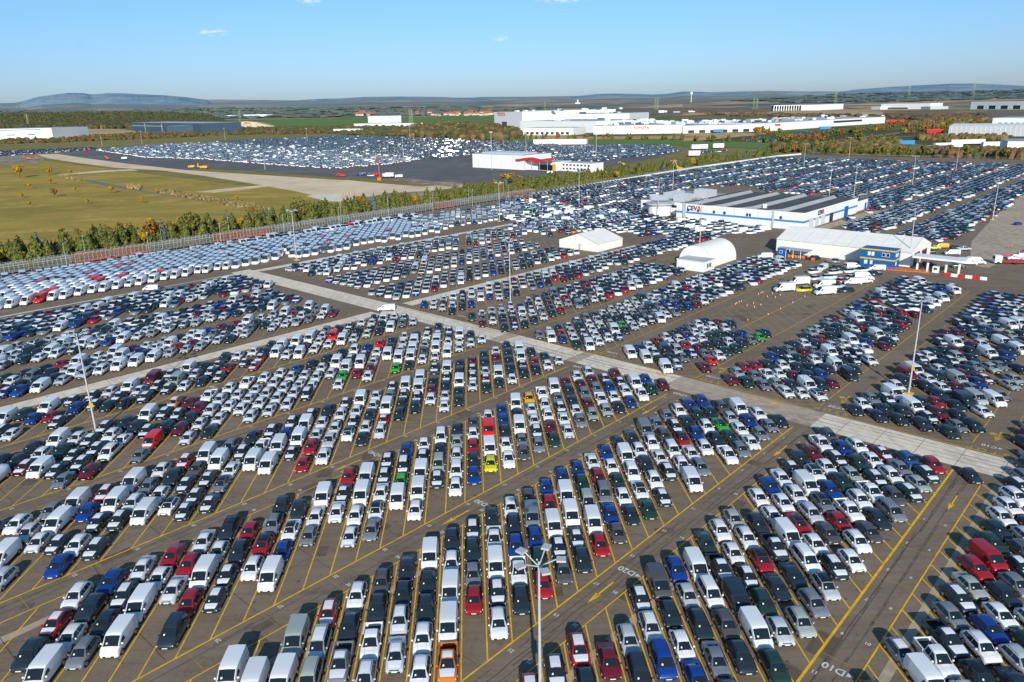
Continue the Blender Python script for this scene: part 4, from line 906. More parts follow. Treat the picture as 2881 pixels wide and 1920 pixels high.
for k in (0, 1, 2, 3, 4, 5):
    ph = (lambda n, k=k: f0(k, n, 'M') - .5); cb = CFk(k) - 21.4 if k < 5 else -166.2; w = YLW if k < 4 else .13
    lane_lines(k, 'M', -60, 124.6, ph, w, yl, M_yel, cb=cb)
    stripe(yl, -60, CFk(k), 124.8, CFk(k), .30 if k == 0 else .20, M_yel, .044); stripe(yl, -60, cb, 105, cb, .15, M_yel, .044)
lane_lines(-1, 'M', 40, 123, .08, YLW, yl, M_yel, cb=-16.8); stripe(yl, 30, -16.8, 121.8, -16.8, .18, M_yel, .044); stripe(yl, 30, 4.45, 121.8, 4.45, .25, M_yel, .044)
for k in range(-1, 6):
    ph = {-1: .08, 0: .6, 1: .36, 2: .26, 3: .2, 4: .2, 5: .2}[k]; cb = CFk(k) - 21.4 if k < 5 else -165.8
    lane_lines(k, 'N', 137.6, 256, ph, .13, yo, M_yel2, cb=cb); stripe(yo, 137.5, CFk(k), 254, CFk(k), .24, M_yel2, .044); stripe(yo, 143, cb, 254, cb, .14, M_yel2, .044)
    stripe(yo, 137.6, CFk(k), 135.2, CFk(k) - 5, .14, M_yel2, .044); stripe(yo, 135.3, CFk(k) - 5, 136.4, cb + 3, .14, M_yel2, .044); stripe(yo, 136.4, cb + 3, 139.6, cb, .14, M_yel2, .044)
stripe(yo, 134.35, 40, 134.9, -43, .30, M_yel2, .046); stripe(yo, 134.9, -47, 136.2, -74, .22, M_yel2, .046)
for cb_, cf_ in ((-191, -173), (-216.5, -195), (-245.5, -220.5)):
    lane_lines(0, 'M', -60, 124, .1, .13, yo, M_yel2, cb=cb_, cf=cf_); lane_lines(0, 'M', 140, 250, .0, .13, yo, M_yel2, cb=cb_, cf=cf_); stripe(wm, -60, (cb_ + 0), 124, cb_, .12, M_whi, .044)
    stripe(yo, -60, cf_, 124, cf_, .15, M_yel2, .044); stripe(yo, 140, cf_, 250, cf_, .15, M_yel2, .044)
for c in (-82.0,): stripe(yo, 176, c, 216, c, .3, M_yel2, .045)
struct(yl.obj("road_markings")); struct(yo.obj("road_markings"))
# slab joints and repaired cracks
for a in np.arange(-40, 60, 6.2): stripe(sm, 126.4, float(a), 134.1, float(a), .07, M_seam, .036)
for c in np.arange(-250, -76, 6.2): stripe(sm, 128.6, float(c), 136.0, float(c), .06, M_seam, .040)
stripe(sm, 130.3, -250, 130.2, 50, .05, M_seam, .0405)
for a in np.arange(-60, 260, 6.4):
    stripe(sm, float(a), -171.4, float(a), -167.5, .07, M_seam, .040); stripe(sm, float(a), -257, float(a), -253.2, .07, M_seam, .040)
def crack(a0, c0, a1, c1, w, n=26, amp=.18):
    pa = (a0, c0)
    for i in range(1, n + 1):
        t = i / n; q = (a0 + (a1 - a0) * t + random.uniform(-amp, amp) * (a1 != a0) * .2, c0 + (c1 - c0) * t + random.uniform(-amp, amp)); stripe(sm, *pa, *q, w, M_seam, .038); pa = q
crack(20, -20.4, 122, -20.0, .10, 40, .12); crack(20, -45.0, 122, -44.4, .09, 40, .15); crack(30, -44.0, 118, -43.8, .06, 30, .2)
for _ in range(46):
    k = random.randint(-1, 5); a = random.uniform(15, 120); c = CFk(k) - random.uniform(1, 19)
    if random.random() < .6: crack(a, c, a + random.uniform(-2, 2), c - random.uniform(4, 11), .08, 6, .25)
    else: crack(a, c, a + random.uniform(4, 11), c + random.uniform(-1, 1), .08, 6, .25)
for k in range(-1, 6):
    for a in np.arange(10, 122, 10.7):
        stripe(sm, float(a), CFk(k) - 10.6, float(a) + 10.0, CFk(k) - 10.6, .09, M_seam, .034); stripe(sm, float(a) + 3, CFk(k) - 20.5, float(a) + 3, CFk(k) - .6, .07, M_seam, .034)
for k in range(-1, 6):
    for a in np.arange(8, 120, 8.9): stripe(yo if False else wm, float(a), CFk(k) + .35, float(a), CFk(k) + 3.9, .05, M_yel2, .042)
struct(wm.obj("road_markings")); struct(sm.obj("tar_seams"))
pt = MB(); M_patch = mat("asphalt_patch", (.13, .098, .070, 1), .85, noise=.3, scale=.6); M_track = mat("tyre_marks", (.140, .106, .076, 1), .7, noise=.4, scale=.9)
def rect(mb, a, c, la, lc, m, z, rot=0):
    ca, sa = math.cos(rot), math.sin(rot); z += random.uniform(0, .0012); mb.face([W(a + x * ca - y * sa, c + x * sa + y * ca, z) for x, y in ((-la, -lc), (la, -lc), (la, lc), (-la, lc))], m)
for _ in range(150):
    a, c = random.uniform(10, 250), random.uniform(-165, 4); rect(pt, a, c, random.uniform(.6, 2.2), random.uniform(.4, 1.6), M_patch, .0275, random.choice((0, 0, .785)))
for k in range(-1, 6):
    for off in (1.1, 2.6):
        for _ in range(12):
            a = random.uniform(0, 118); L_ = random.uniform(4, 22); c = CFk(k) + off + random.uniform(-.25, .25); stripe(pt, a, c, a + L_, c + random.uniform(-.15, .15), random.uniform(.12, .22), M_track, .0285)
for off in (2.0, 3.6, 5.2, 6.6):
    for _ in range(16):
        c = random.uniform(-150, 30); L_ = random.uniform(6, 28); a = edge(max(-255, min(59, c)))[0] + off + random.uniform(-.3, .3); stripe(pt, a, c, a + .1, c - L_, random.uniform(.12, .3), mat("road_grime", (.45, .38, .30, 1), .85, noise=.35, scale=.8), .0335)
for a_, m_ in ((0, 0),):
    pass
for _ in range(260):
    k = random.randint(-1, 5); a = random.uniform(5, 122); c = CFk(k) - random.uniform(0, 21); r_ = random.uniform(.12, .4); zz_ = .0305 + random.uniform(0, .0018); P0 = [W(a + math.cos(t) * r_ * random.uniform(.7, 1.2), c + math.sin(t) * r_ * random.uniform(.7, 1.2), zz_) for t in np.linspace(0, 5.5, 8)]; pt.face(P0, M_patch)
struct(pt.obj("asphalt_wear"))
# lettering painted on the ground
def gtext(body, a, c, size, m, xd, ud, name="painted_lettering", bold=.04):
    p = W(a, c, .047); o = text(name, body, size, p, xd, ud, m, ext=0, bold=bold); o["kind"] = "structure"; return o
xN, uN = -PC, -PA
TAILARR = "\u25c4"
tri = MB()
def aisle_text(body, px, py, size=1.35, m=None, arrow=True):
    a, c = gac(px, py); gtext(body, a, c, size, m or M_whi, xN, uN, bold=.03)
    if arrow:
        q = [W(a + .34, c + 1.35, .047), W(a - .34, c + 1.35, .047), W(a, c + 2.05, .047)]; tri.face(q, m or M_whi)
aisle_text("D10", *tl(2260, 1500, 3.733, [(318, 1428)])[0]); aisle_text("D20", *tl(1720, 1560, 4.3556, [(190, 205)])[0]); aisle_text("D30", *tl(960, 1240, 4.3556, [(1715, 765)])[0])
aisle_text("D40", *tl(960, 1240, 4.3556, [(400, 160)])[0]); aisle_text("D50", *tl(500, 920, 4.3556, [(440, 745)])[0])
aisle_text("C10", *tl(2341, 1200, 4.3556, [(1925, 245)])[0], m=M_whi); aisle_text("C20", *tl(1960, 920, 4.3556, [(1690, 985)])[0]); aisle_text("C30", *tl(1960, 920, 4.3556, [(180, 612)])[0])
aisle_text("C40", *tl(1460, 940, 4.3556, [(1130, 228)])[0]); aisle_text("D30", *tl(1460, 940, 4.3556, [(720, 404)])[0]); aisle_text("D20", *tl(1460, 940, 4.3556, [(1960, 738)])[0])
aisle_text("C50", *tl(1000, 660, 2.4889, [(740, 572)])[0])
for (x0, y0, s, q) in ((2341, 1200, 4.3556, (1900, 305)), (1960, 920, 4.3556, (1650, 1035)), (1960, 920, 4.3556, (130, 652)), (1460, 940, 4.3556, (1060, 250))):
    a, c = gac(x0 + q[0] / s, y0 + q[1] / s); gtext("S T O P", a, c, 1.9, M_yel2, -xN * -1, uN, bold=.03)
o = tri.obj("road_markings"); struct(o)
for k, nstart, a0, step in ((1, 21, 48, 7.81), (2, 29, 28.0, 7.81), (3, 33, 22, 7.81), (0, 11, 66, 7.81), (4, 37, 22, 7.81)):
    i = 0; a = a0
    while a < 122 and nstart - 2 * i > 0:
        gtext(str(nstart - 2 * i), a + 1.0, CFk(k) + .75, .72, M_whi, xN, uN, bold=.02)
        gtext(str(nstart - 2 * i + 1), a + 1.0, CFk(k) + 3.4, .68, M_whi, -xN, -uN, bold=.02); i += 1; a += step
# direction arrows
ar = MB(); ar2 = MB()
def arrow(mb, px, py, m, L=5.4, w=.22, hw=.8, tri_=False):
    a, c = gac(px, py); z = .048
    def f(pts): mb.face([W(a + x, c + y, z) for x, y in pts], m)
    f([(L / 2, -w / 2), (L / 2, w / 2), (-L * .1, w / 2), (-L * .1, -w / 2)]); f([(-L * .08, -hw / 2), (-L * .08, hw / 2), (-L / 2, 0)])
    if tri_:
        for sg in (-1, 1): f([(L * .2, sg * .15), (L * .28, sg * 1.0), (L * .15, sg * 1.7), (L * .02, sg * 1.0), (L * .08, sg * .15)])
for q in (tl(2341, 1200, 4.3556, [(1475, 940)])[0], tl(1180, 1560, 4.3556, [(2220, 470)])[0], tl(960, 1240, 4.3556, [(1405, 945)])[0], tl(480, 1240, 4.3556, [(2170, 305)])[0],
          tl(1900, 1200, 4.3556, [(1285, 305)])[0], tl(1460, 940, 4.3556, [(1595, 942)])[0]): arrow(ar, *q, M_yel)
for q in (tl(2341, 1200, 4.3556, [(2040, 130)])[0], tl(1960, 920, 4.3556, [(1825, 895)])[0], tl(1960, 920, 4.3556, [(330, 535)])[0], tl(1460, 940, 4.3556, [(1300, 165)])[0]): arrow(ar2, *q, M_yel2, 5.0, .4, 1.3, True)
for q in (tl(1960, 920, 4.3556, [(800, 905)])[0], tl(1460, 940, 4.3556, [(1620, 470)])[0]):
    a, c = gac(*q); stripe(ar, a, c - 4, a, c + 2, .35, M_yel, .048); ar.face([W(a - .6, c + 2, .048), W(a + .6, c + 2, .048), W(a, c + 4.4, .048)], M_yel)
struct(ar.obj("road_markings")); struct(ar2.obj("road_markings"))

# ---------------------------------------------------------------- lamp masts
def lamp_mast(hh=19.0, heads=5, r=.19):
    root = empty("lamp_mast")
    b = MB(); b.box(-.75, .75, -.75, .75, 0, .32, M_yelp); b.obj("plinth", root)
    b = MB(); b.bar((0, 0, .3), (0, 0, hh), r, M_steel, 10, r * .5); b.obj("pole", root, smooth=40)
    b = MB(); b.box(-.28, .28, -.32, .05, 5.1, 5.9, M_yelp); b.obj("control_box", root)
    for i in range(heads):
        t = math.radians(20 + 360 / heads * i); d = Vector((math.cos(t), math.sin(t), 0)); e = d * 1.55 + Vector((0, 0, hh + .3))
        b = MB(); b.bar(Vector((0, 0, hh - .5)), e, .06, M_steel, 6); b.obj("arm", root)
        Mx = Matrix.Translation(e + d * .35) @ Matrix.Rotation(t, 4, 'Z')
        b = MB(); b.box(-.40, .40, -.36, .36, -.12, .06, M_greyh, Mx, bottom=True); o = b.obj("lamp_head", root)
    return root
LP0 = lamp_mast()
desc = {0: "tall floodlight mast towering over the D20 bays, closest to the viewer", 1: "pale floodlight mast on a yellow plinth between the D50 bays", 2: "pale floodlight mast standing among cars of the C10 block",
        3: "floodlight mast standing at the C50 rows beside the narrow concrete road", 4: "floodlight mast beside the crossing of the upper concrete road"}
for i, (a, c) in enumerate(LAMPS):
    o = LP0 if i == 0 else copy_tree(LP0); o.location = W(a, c, .02); o.rotation_euler = (0, 0, RZA)
    lab = desc.get(i) or "floodlight mast over the far rows, %s of them counting away from the crossroads" % ordw(i - 4)
    if (a, c) == (334, -204): lab = "floodlight mast rising beside the round annex of the logistics hall"
    if (a, c) == (282.6, -71.8): lab = "floodlight mast standing at the corner of the blue two-storey office"
    if (a, c) == (271.1, -145.9): lab = "floodlight mast standing behind the arched white shelter"
    tag(o, lab, "lamp mast", "floodlight masts of the lot")
sl = empty("lamp_mast"); b = MB(); b.bar((0, 0, 0), (0, 0, 23), .3, M_steel, 6, .18); b.obj("pole", sl); b = MB(); b.box(-1.4, 1.4, -.4, .4, 22.6, 23.2, M_greyh); b.obj("lamp_head", sl)
for i, (x, y) in enumerate(((1384, 479), (1135, 444), (1677, 440), (288, 413), (634, 395), (865, 399), (1154, 395), (746, 478), (1480, 432), (400, 405))):
    o = sl if i == 0 else copy_tree(sl); o.location = G(x, y); h = {0: 1.45}.get(i, 1.0 if i != 7 else .4); o.scale = (1, 1, h)
    tag(o, ["tall mast in front of the white hall with the red canopy", "mast in the middle of the far white cars", "mast beside the dark cars past the red-canopied hall", "mast at the start of the far car rows above the digger", "mast behind the far car lot by the country road",
            "mast at the back edge of the far car lot", "mast among the blue-looking cars in front of the autumn trees", "short mast with a blue board on the new asphalt", "mast among dark cars below the factory tower", "small mast where the far rows begin"][i], "lamp mast", "masts of the second lot")

# ---------------------------------------------------------------- rail siding: double-deck car wagons, fence and lights
def wagon(a0, L, red):
    root = empty("rail_wagon", W(a0 + L / 2, -321.5), RZA)
    hw = L / 2 - .5; m = M_redrust if red else M_dsteel
    b = MB(); b.box(-hw, hw, -1.5, 1.5, .9, 1.25, m, bottom=True); b.obj("lower_deck", root)
    b = MB(); b.box(-hw, hw, -1.55, 1.55, 3.15, 3.35, m, bottom=True)
    for x in np.arange(-hw, hw, 1.3): b.box(float(x), float(x) + .1, -1.3, 1.3, 3.352, 3.39, M_dsteel)
    b.obj("upper_deck", root)
    b = MB()
    for sg in (-1, 1):
        for x in np.linspace(-hw, hw, 9): b.bar((float(x), sg * 1.55, 1.2), (float(x), sg * 1.55, 4.35), .07, M_steel, 4)
        for z in (3.75, 4.3): b.bar((-hw, sg * 1.55, z), (hw, sg * 1.55, z), .045, M_steel, 4)
        b.bar((-hw, sg * 1.55, 3.2), (hw, sg * 1.55, 3.2), .12, M_steel if not red else M_redrust, 4)
    b.obj("railing", root)
    for x in (-hw * .82, -hw * .66, hw * .66, hw * .82):
        b = MB(); b.bar((x, -.8, .45), (x, .8, .45), .45, M_trim, 10); b.obj("wheelset", root)
    return root
WAG = {}
reds = [(93, 127), (160, 192), (280, 308), (338, 367)]
a = -90.0; wi = 0
while a < 366:
    L = 13.9; red = any(r0 <= a + L / 2 <= r1 for r0, r1 in reds); key = red
    if key not in WAG: WAG[key] = o = wagon(a, L, red)
    else: o = copy_tree(WAG[key]); o.location = W(a + L / 2, -321.5)
    wi += 1; tag(o, "%s double-deck car wagon, %s along the train from the lower end" % ("red-decked" if red else "grey steel", ordw(wi)), "rail wagon", "car wagons on the rail siding"); a += L + .6
def fence(name, P0, P1, h, label, step=3.0, m=M_steel):
    P0, P1 = Vector(P0), Vector(P1); L = (P1 - P0).length; d = (P1 - P0) / L; b = MB()
    for z in (h * .35, h * .68, h): b.bar((0, 0, z), (L, 0, z), .035, m, 4)
    n = int(L / step)
    for i in range(n + 1): b.bar((i * L / n, 0, 0), (i * L / n, 0, h), .05, m, 4)
    r = b.obj(name); r.location = P0; r.rotation_euler = (0, 0, math.atan2(d.y, d.x)); tag(r, label, "fence"); return r
fence("fence", W(-120, -315.2), W(366, -315.2), 2.4, "grey post and rail fence running along the near edge of the siding")
fence("fence", W(-120, -328.2), W(620, -331), 2.6, "grey post and rail fence behind the rail siding before the pines")
fence("fence", W(811, -326), W(809, 60), 2.4, "grey fence closing the far edge of the car lot", 5)
# white parapet kerb beyond the train
b = MB(); 
P_ = [W(372, -322), W(600, -334), W(770, -331), W(806, -322)]
for p, q in zip(P_, P_[1:]):
    d = (q - p).normalized(); s = Vector((d.y, -d.x, 0)) * .3; zz = Vector((0, 0, 1.3))
    b.face([p - s, q - s, q - s + zz, p - s + zz], M_white); b.face([p + s, q + s, q + s + zz, p + s + zz], M_white); b.face([p - s + zz, q - s + zz, q + s + zz, p + s + zz], M_white)
tag(b.obj("wall"), "long low white retaining wall at the far corner of the lot", "wall")
sp0 = empty("street_lamp"); b = MB(); b.bar((0, 0, 0), (0, 0, 9.6), .09, M_steel, 6, .06); b.obj("pole", sp0); b = MB(); b.box(-.1, .5, -.12, .12, 9.5, 9.65, M_greyh); b.obj("lamp_head", sp0)
for i in range(26):
    o = sp0 if i == 0 else copy_tree(sp0); row = i % 2; o.location = W(-30 + 31 * (i // 2) + (12 if row else 0), -329.5 if row else -314.3)
    tag(o, "slim grey lamp post %s the wagons, %s along from the lower end" % ("behind" if row else "in front of", ordw(i // 2 + 1)), "lamp post", "slim lamp posts along the siding")
# ---------------------------------------------------------------- trees
def leaf_mat(name, c1, c2, c3):
    m, n, b = nt(name); b.inputs["Roughness"].default_value = .85; b.inputs["Specular IOR Level"].default_value = .12
    oi = n.nodes.new("ShaderNodeObjectInfo"); r = n.nodes.new("ShaderNodeValToRGB"); r.color_ramp.elements[0].color = c1; r.color_ramp.elements[1].color = c2
    n.links.new(oi.outputs["Random"], r.inputs[0]); c = mixc(n, noisy(n, 1.1, .4, .62), r.outputs[0], c3); c = mixc(n, noisy(n, 5, .35, .7), c, (.01, .012, .006, 1)) if False else c
    n.links.new(c, b.inputs["Base Color"]); MATS[name] = m; return m
L_pine = leaf_mat("pine_needles", (.14, .155, .032, 1), (.21, .195, .048, 1), (.085, .105, .028, 1))
L_spruce = leaf_mat("blue_spruce_needles", (.14, .19, .17, 1), (.17, .22, .19, 1), (.09, .13, .11, 1))
L_yel = leaf_mat("yellow_leaves", (.56, .34, .02, 1), (.50, .26, .02, 1), (.30, .19, .02, 1))
L_org = leaf_mat("rust_leaves", (.42, .13, .02, 1), (.30, .14, .03, 1), (.18, .10, .03, 1))
L_olv = leaf_mat("olive_leaves", (.18, .17, .04, 1), (.26, .19, .05, 1), (.11, .11, .03, 1))
M_bark = mat("bark", (.10, .075, .055, 1), .9, noise=.3, scale=3)
def crown(kind, h, r, n, m, seed, leaf=.42, base=.1):
    R = random.Random(seed); mb = MB(); V = Vector
    blobs = []
    for i in range(16 if kind == 'cone' else 13):
        if kind == 'cone':
            t = (i + R.random()) / 16; rr = r * (1 - t) ** .8 * (.55 + .3 * R.random()); an = R.random() * 6.28; q = r * (1 - t) * .5 * R.random()
            blobs.append((V((math.cos(an) * q, math.sin(an) * q, h * (base + (1 - base) * t * .93))), max(rr, .3)))
        else:
            an = R.random() * 6.28; e = R.uniform(-.7, 1); q = r * .62 * math.sqrt(max(0, 1 - e * e * .6)) * R.uniform(.35, 1)
            blobs.append((V((math.cos(an) * q, math.sin(an) * q, h * (.60 + .27 * e))), r * R.uniform(.34, .55)))
    tot = sum(b[1] ** 2 for b in blobs)
    for c, rr in blobs:
        for _ in range(int(n * rr * rr / tot)):
            d = V((R.gauss(0, 1), R.gauss(0, 1), R.gauss(0, .8))).normalized(); p = c + d * rr * R.uniform(.72, 1.08); u = d.cross(V((R.gauss(0, 1), R.gauss(0, 1), R.gauss(0, 1)))).normalized()
            w = (d + V((R.gauss(0, .5), R.gauss(0, .5), R.gauss(0, .5)))).cross(u).normalized(); s = leaf * R.uniform(.6, 1.35)
            mb.face([p - u * s - w * s * .5, p + u * s * .9 - w * s * .4, p + u * s * .5 + w * s * .8, p - u * s * .6 + w * s * .6], m)
        # inner mass so that the crown is not see-through everywhere
        for _ in range(10):
            d = V((R.gauss(0, 1), R.gauss(0, 1), R.gauss(0, 1))).normalized(); u = d.orthogonal().normalized() * rr * .62; w = d.cross(u).normalized() * rr * .62; p = c + d * rr * .15
            mb.face([p - u - w, p + u - w, p + u + w, p - u + w], m)
    return mb
def trunk(h, r, top=.8, limbs=4, seed=1):
    R = random.Random(seed); mb = MB(); mb.bar((0, 0, 0), (0, 0, h * top), r, M_bark, 7, r * .35)
    for i in range(limbs):
        z = h * R.uniform(.3, .65); an = R.random() * 6.28; mb.bar((0, 0, z), (math.cos(an) * h * .16, math.sin(an) * h * .16, z + h * .14), r * .4, M_bark, 5, r * .15)
    return mb
def tree(name, kind, h, r, n, m, seed, leaf, base=.1):
    root = empty(name); crown(kind, h, r, n, m, seed, leaf, base).obj("crown", root); trunk(h, h * .018 + .05, .8, 4, seed).obj("trunk", root); return root
T_P = [tree("pine_tree", 'cone', 8.6, 3.5, 1000, L_pine, i, .42, .02) for i in (1, 2, 3)]
T_S = tree("spruce_tree", 'cone', 8.5, 2.2, 800, L_spruce, 9, .30)
T_Y = [tree("birch_tree", 'round', 6.4, 2.2, 420, L_yel, 20 + i, .34) for i in range(2)]
T_O = [tree("maple_tree", 'round', 7.5, 2.8, 460, L_org, 30, .42), tree("oak_tree", 'round', 9, 3.6, 520, L_olv, 31, .5)]
T_F = [tree("pine_tree", 'cone', 12, 3.6, 260, L_pine, 41, .8), tree("oak_tree", 'round', 11, 4.6, 240, L_olv, 42, 1.0), tree("maple_tree", 'round', 9, 4.0, 220, L_org, 43, .95), tree("birch_tree", 'round', 9, 3.4, 200, L_yel, 44, .9)]
used = set(); TREES = []
def plant(proto, p, s, lab, grp, cat="tree", sz=1.0):
    o = proto if proto.name not in used else copy_tree(proto); used.add(proto.name)
    if o is not proto: pass
    o.location = (p.x, p.y, 0); o.rotation_euler = (0, 0, random.uniform(0, 6.28)); o.scale = (s, s, s * sz); tag(o, lab, cat, grp); return o
TS = ("short", "stocky", "slender", "full", "tall", "ragged")
a = 66.0; i = 0
while a < 300:
    i += 1; c = -345 - random.uniform(0, 12); r = random.random(); s = random.uniform(.78, 1.32)
    P = T_S if r < .07 else random.choice(T_P) if r < .91 else random.choice(T_Y + T_O)
    nm = {'pine': 'dark green pine', 'spru': 'blue-grey spruce', 'birc': 'yellow autumn birch', 'mapl': 'rust-coloured maple', 'oak_': 'olive-brown oak'}[P.name[:4]]
    plant(P, W(a, c), s, "%s %s behind the car wagons, %s tree along the row" % (TS[min(5, int((s - .6) * 10))], nm, ordw(i)), "trees along the rail siding"); a += random.uniform(1.3, 2.9)
while a < 790:
    i += 1; c = -338 - random.uniform(0, 12) - max(0, (a - 300) * .012); r = random.random(); s = random.uniform(.78, 1.35)
    P = T_S if r < .05 else random.choice(T_P) if r < .87 else random.choice(T_Y + T_O)
    nm = {'pine': 'dark green pine', 'spru': 'blue-grey spruce', 'birc': 'yellow autumn birch', 'mapl': 'rust-coloured maple', 'oak_': 'olive-brown oak'}[P.name[:4]]
    plant(P, W(a, c), s, "%s %s before the second lot, %s tree along the row" % (TS[min(5, int((s - .6) * 10))], nm, ordw(i) if i < 100 else 'a late'), "trees along the rail siding"); a += random.uniform(1.7, 3.6) if a < 520 else random.uniform(4, 9)
for j, (x, y, hh) in enumerate(((140, 640, 82), (345, 618, 46), (490, 622, 38), (347, 683, 38), (205, 712, 34), (153, 780, 34), (205, 836, 34), (605, 822, 36), (770, 745, 50), (983, 815, 40), (1088, 745, 34), (1635, 805, 44), (835, 1010, 60), (1038, 965, 52), (1740, 900, 50), (1235, 950, 40), (520, 730, 28), (378, 770, 44))):
    g = G(x / 2.451, 240 + y / 2.451); d = (g - CAMP).length; h = hh / 2.451 * d / FPX
    P = T_Y[j % 2] if j not in (14, 17) else T_O[0]
    plant(P, g, h / 6.4, "%s with golden leaves alone in the meadow, %s of the yellow trees" % (('large spreading tree', 'small tree', 'thin young tree')[0 if j == 0 else 1 if j % 2 else 2], ordw(j + 1)), "yellow trees dotted over the meadow")
# bigger yellow willow clump beside the new asphalt
o = copy_tree(T_Y[0]); o.name = "willow_tree"; o.location = G(*Ec([(1150, 680)])[0]); o.scale = (4.2, 2.4, 1.35); tag(o, "broad yellow willow at the corner of the new asphalt", "tree")
# trees one can tell apart in the middle distance
def avenue(pts, n, mix, s0, s1, lab, grp, spread=6):
    g = [G(*p) for p in pts]; L = [0]
    for p, q in zip(g, g[1:]): L.append(L[-1] + (q - p).length)
    for i in range(n):
        t = (i + random.uniform(.1, .9)) / n * L[-1]; k = max(j for j in range(len(L) - 1) if L[j] <= t); p = g[k].lerp(g[k + 1], (t - L[k]) / (L[k + 1] - L[k]))
        p = p + Vector((random.uniform(-spread, spread), random.uniform(-spread, spread), 0)); P = T_F[random.choice(mix)]; s = random.uniform(s0, s1)
        plant(P, p, s, "%s, %s along %s" % ({'pine': 'dark pine', 'oak_': 'olive tree', 'mapl': 'rust-red tree', 'birc': 'yellow tree'}[P.name[:4]], ordw(i + 1), lab), grp)
avenue(Fc([(640, 470), (900, 462), (1200, 478), (1600, 488), (1900, 495), (2320, 510)]), 70, [0, 0, 0, 1, 1, 2], .5, 1.0, "the edge of the main lot", "trees at the far edge of the lot", 10)
avenue(Fc([(480, 322), (800, 392), (1060, 355), (1350, 318), (1500, 285)]), 60, [0, 1, 2, 3, 2], .7, 1.25, "the avenue by the factory car park", "autumn avenue", 12)
avenue(Fc([(60, 388), (300, 392), (650, 398), (1000, 400), (1400, 375)]), 34, [0, 1, 0, 2], .6, 1.1, "the green verge under the factory", "trees on the green verge", 14)
avenue(Ec([(700, 350), (1060, 355), (1300, 370), (1700, 372), (2353, 378)]), 56, [0, 1, 2, 0], .6, 1.1, "the belt before the white factory", "trees before the factory", 20)
avenue(Dc([(0, 395), (400, 385), (900, 365), (1500, 345), (2353, 315)]), 50, [1, 1, 2, 0], .5, 1.0, "the country road beyond the far lot", "trees by the country road", 22)
avenue(Fc([(1500, 350), (1800, 300), (2050, 270)]), 26, [2, 3, 1], .7, 1.3, "the road to the grey hall", "autumn trees by the grey hall", 12)
for T in T_P + [T_S] + T_Y + T_O + T_F:
    if T.name not in used:
        for ch in list(T.children): bpy.data.objects.remove(ch)
        bpy.data.objects.remove(T)
# woods too far off to tell trunks apart
def woods(name, poly, n, hmin, hmax, wmin, wmax, cols, label, rise=0):
    g = [G(*p) for p in poly]; x0, x1 = min(p[0] for p in poly), max(p[0] for p in poly); y0, y1 = min(p[1] for p in poly), max(p[1] for p in poly); mb = MB(); ms = []
    mats = [mat("wood_%d_%d_%d" % tuple(int(v * 1000) for v in c), (*c, 1), 1, noise=.35, scale=.12, spec=.05) for i, c in enumerate(cols)]
    k = 0; tries = 0; R = random.Random(5)
    while k < n and tries < n * 12:
        tries += 1; x = R.uniform(x0, x1); y = y0 + (y1 - y0) * R.random() ** 1.0
        if not inpoly(x, y, poly): continue
        p = GF(x, y); z = p.z if p.z > .5 else 0; h = R.uniform(hmin, hmax); w = R.uniform(wmin, wmax)
        k += 1; m = R.choice(mats); pts = []; N = 6; ph = R.random() * 6
        for (f, zz) in ((.8, 0), (1.0, .45), (.72, .82)):
            pts.append([(p.x + math.cos(ph + 6.283 * i / N) * w * f * R.uniform(.75, 1.2), p.y + math.sin(ph + 6.283 * i / N) * w * f * R.uniform(.75, 1.2), z + h * zz * R.uniform(.9, 1.1)) for i in range(N)])
        for A_, B_ in zip(pts, pts[1:]):
            for i in range(N): mb.face([A_[i], A_[(i + 1) % N], B_[(i + 1) % N], B_[i]], m)
        for i in range(N): mb.face([pts[-1][i], pts[-1][(i + 1) % N], (p.x, p.y, z + h)], m)
    o = mb.obj(name); tag(o, label, "woodland", kind="stuff")
gr, br, ru, ye, dk = (.085, .092, .036), (.135, .10, .048), (.17, .10, .045), (.19, .14, .05), (.055, .068, .033)
woods("forest", Dc([(0, 208), (400, 200), (900, 192), (1400, 205), (1530, 240), (1550, 282), (1500, 300), (900, 300), (370, 305), (200, 300), (0, 300)]), 4200, 13, 21, 9, 17, [(.07, .078, .032), (.085, .075, .038), dk, gr, (.05, .06, .03), (.11, .085, .04)], "dense mixed wood beyond the slate-blue hall")
woods("forest", Dc([(370, 285), (900, 280), (915, 300), (380, 305)]), 140, 9, 16, 6, 11, [ru, ye, br], "rust-coloured fringe of the wood")
woods("shrubbery", Ec([(420, 345), (500, 290), (700, 275), (1040, 290), (1220, 330), (1250, 372), (1000, 385), (720, 362), (480, 362)]), 900, 6, 15, 5, 11, [gr, ru, br, (.09, .075, .03), dk, ye], "autumn scrub in front of the tall white factory block")
woods("shrubbery", Dc([(1550, 300), (2353, 290), (2353, 335), (1560, 345)]) , 380, 3, 8, 4, 9, [gr, br, (.10, .075, .03)], "brown scrub before the green field")
woods("shrubbery", Ec([(0, 290), (480, 290), (700, 330), (480, 352), (0, 345)]), 460, 3, 9, 4, 9, [gr, br, gr], "low green scrub behind the second lot")
woods("shrubbery", Dc([(0, 378), (380, 378), (600, 355), (1000, 330), (1500, 335), (1500, 350), (700, 385), (300, 400), (0, 408)]), 500, 2, 8, 3, 8, [gr, br, (.12, .08, .03), ru], "scrub between the white hall and the road")
woods("shrubbery", Fc([(0, 190), (800, 200), (1380, 212), (2060, 205), (2120, 250), (1700, 250), (1390, 230), (700, 222), (300, 215)]), 420, 3, 8, 6, 14, [(.14, .09, .06), ru, br, dk], "brown hedgerows behind the factory")
woods("shrubbery", Fc([(1520, 260), (1900, 240), (2130, 250), (1830, 300), (1600, 320)]), 240, 4, 11, 4, 8, [ye, ru, gr, br], "yellow and rust scrub beside the pale grey hall")
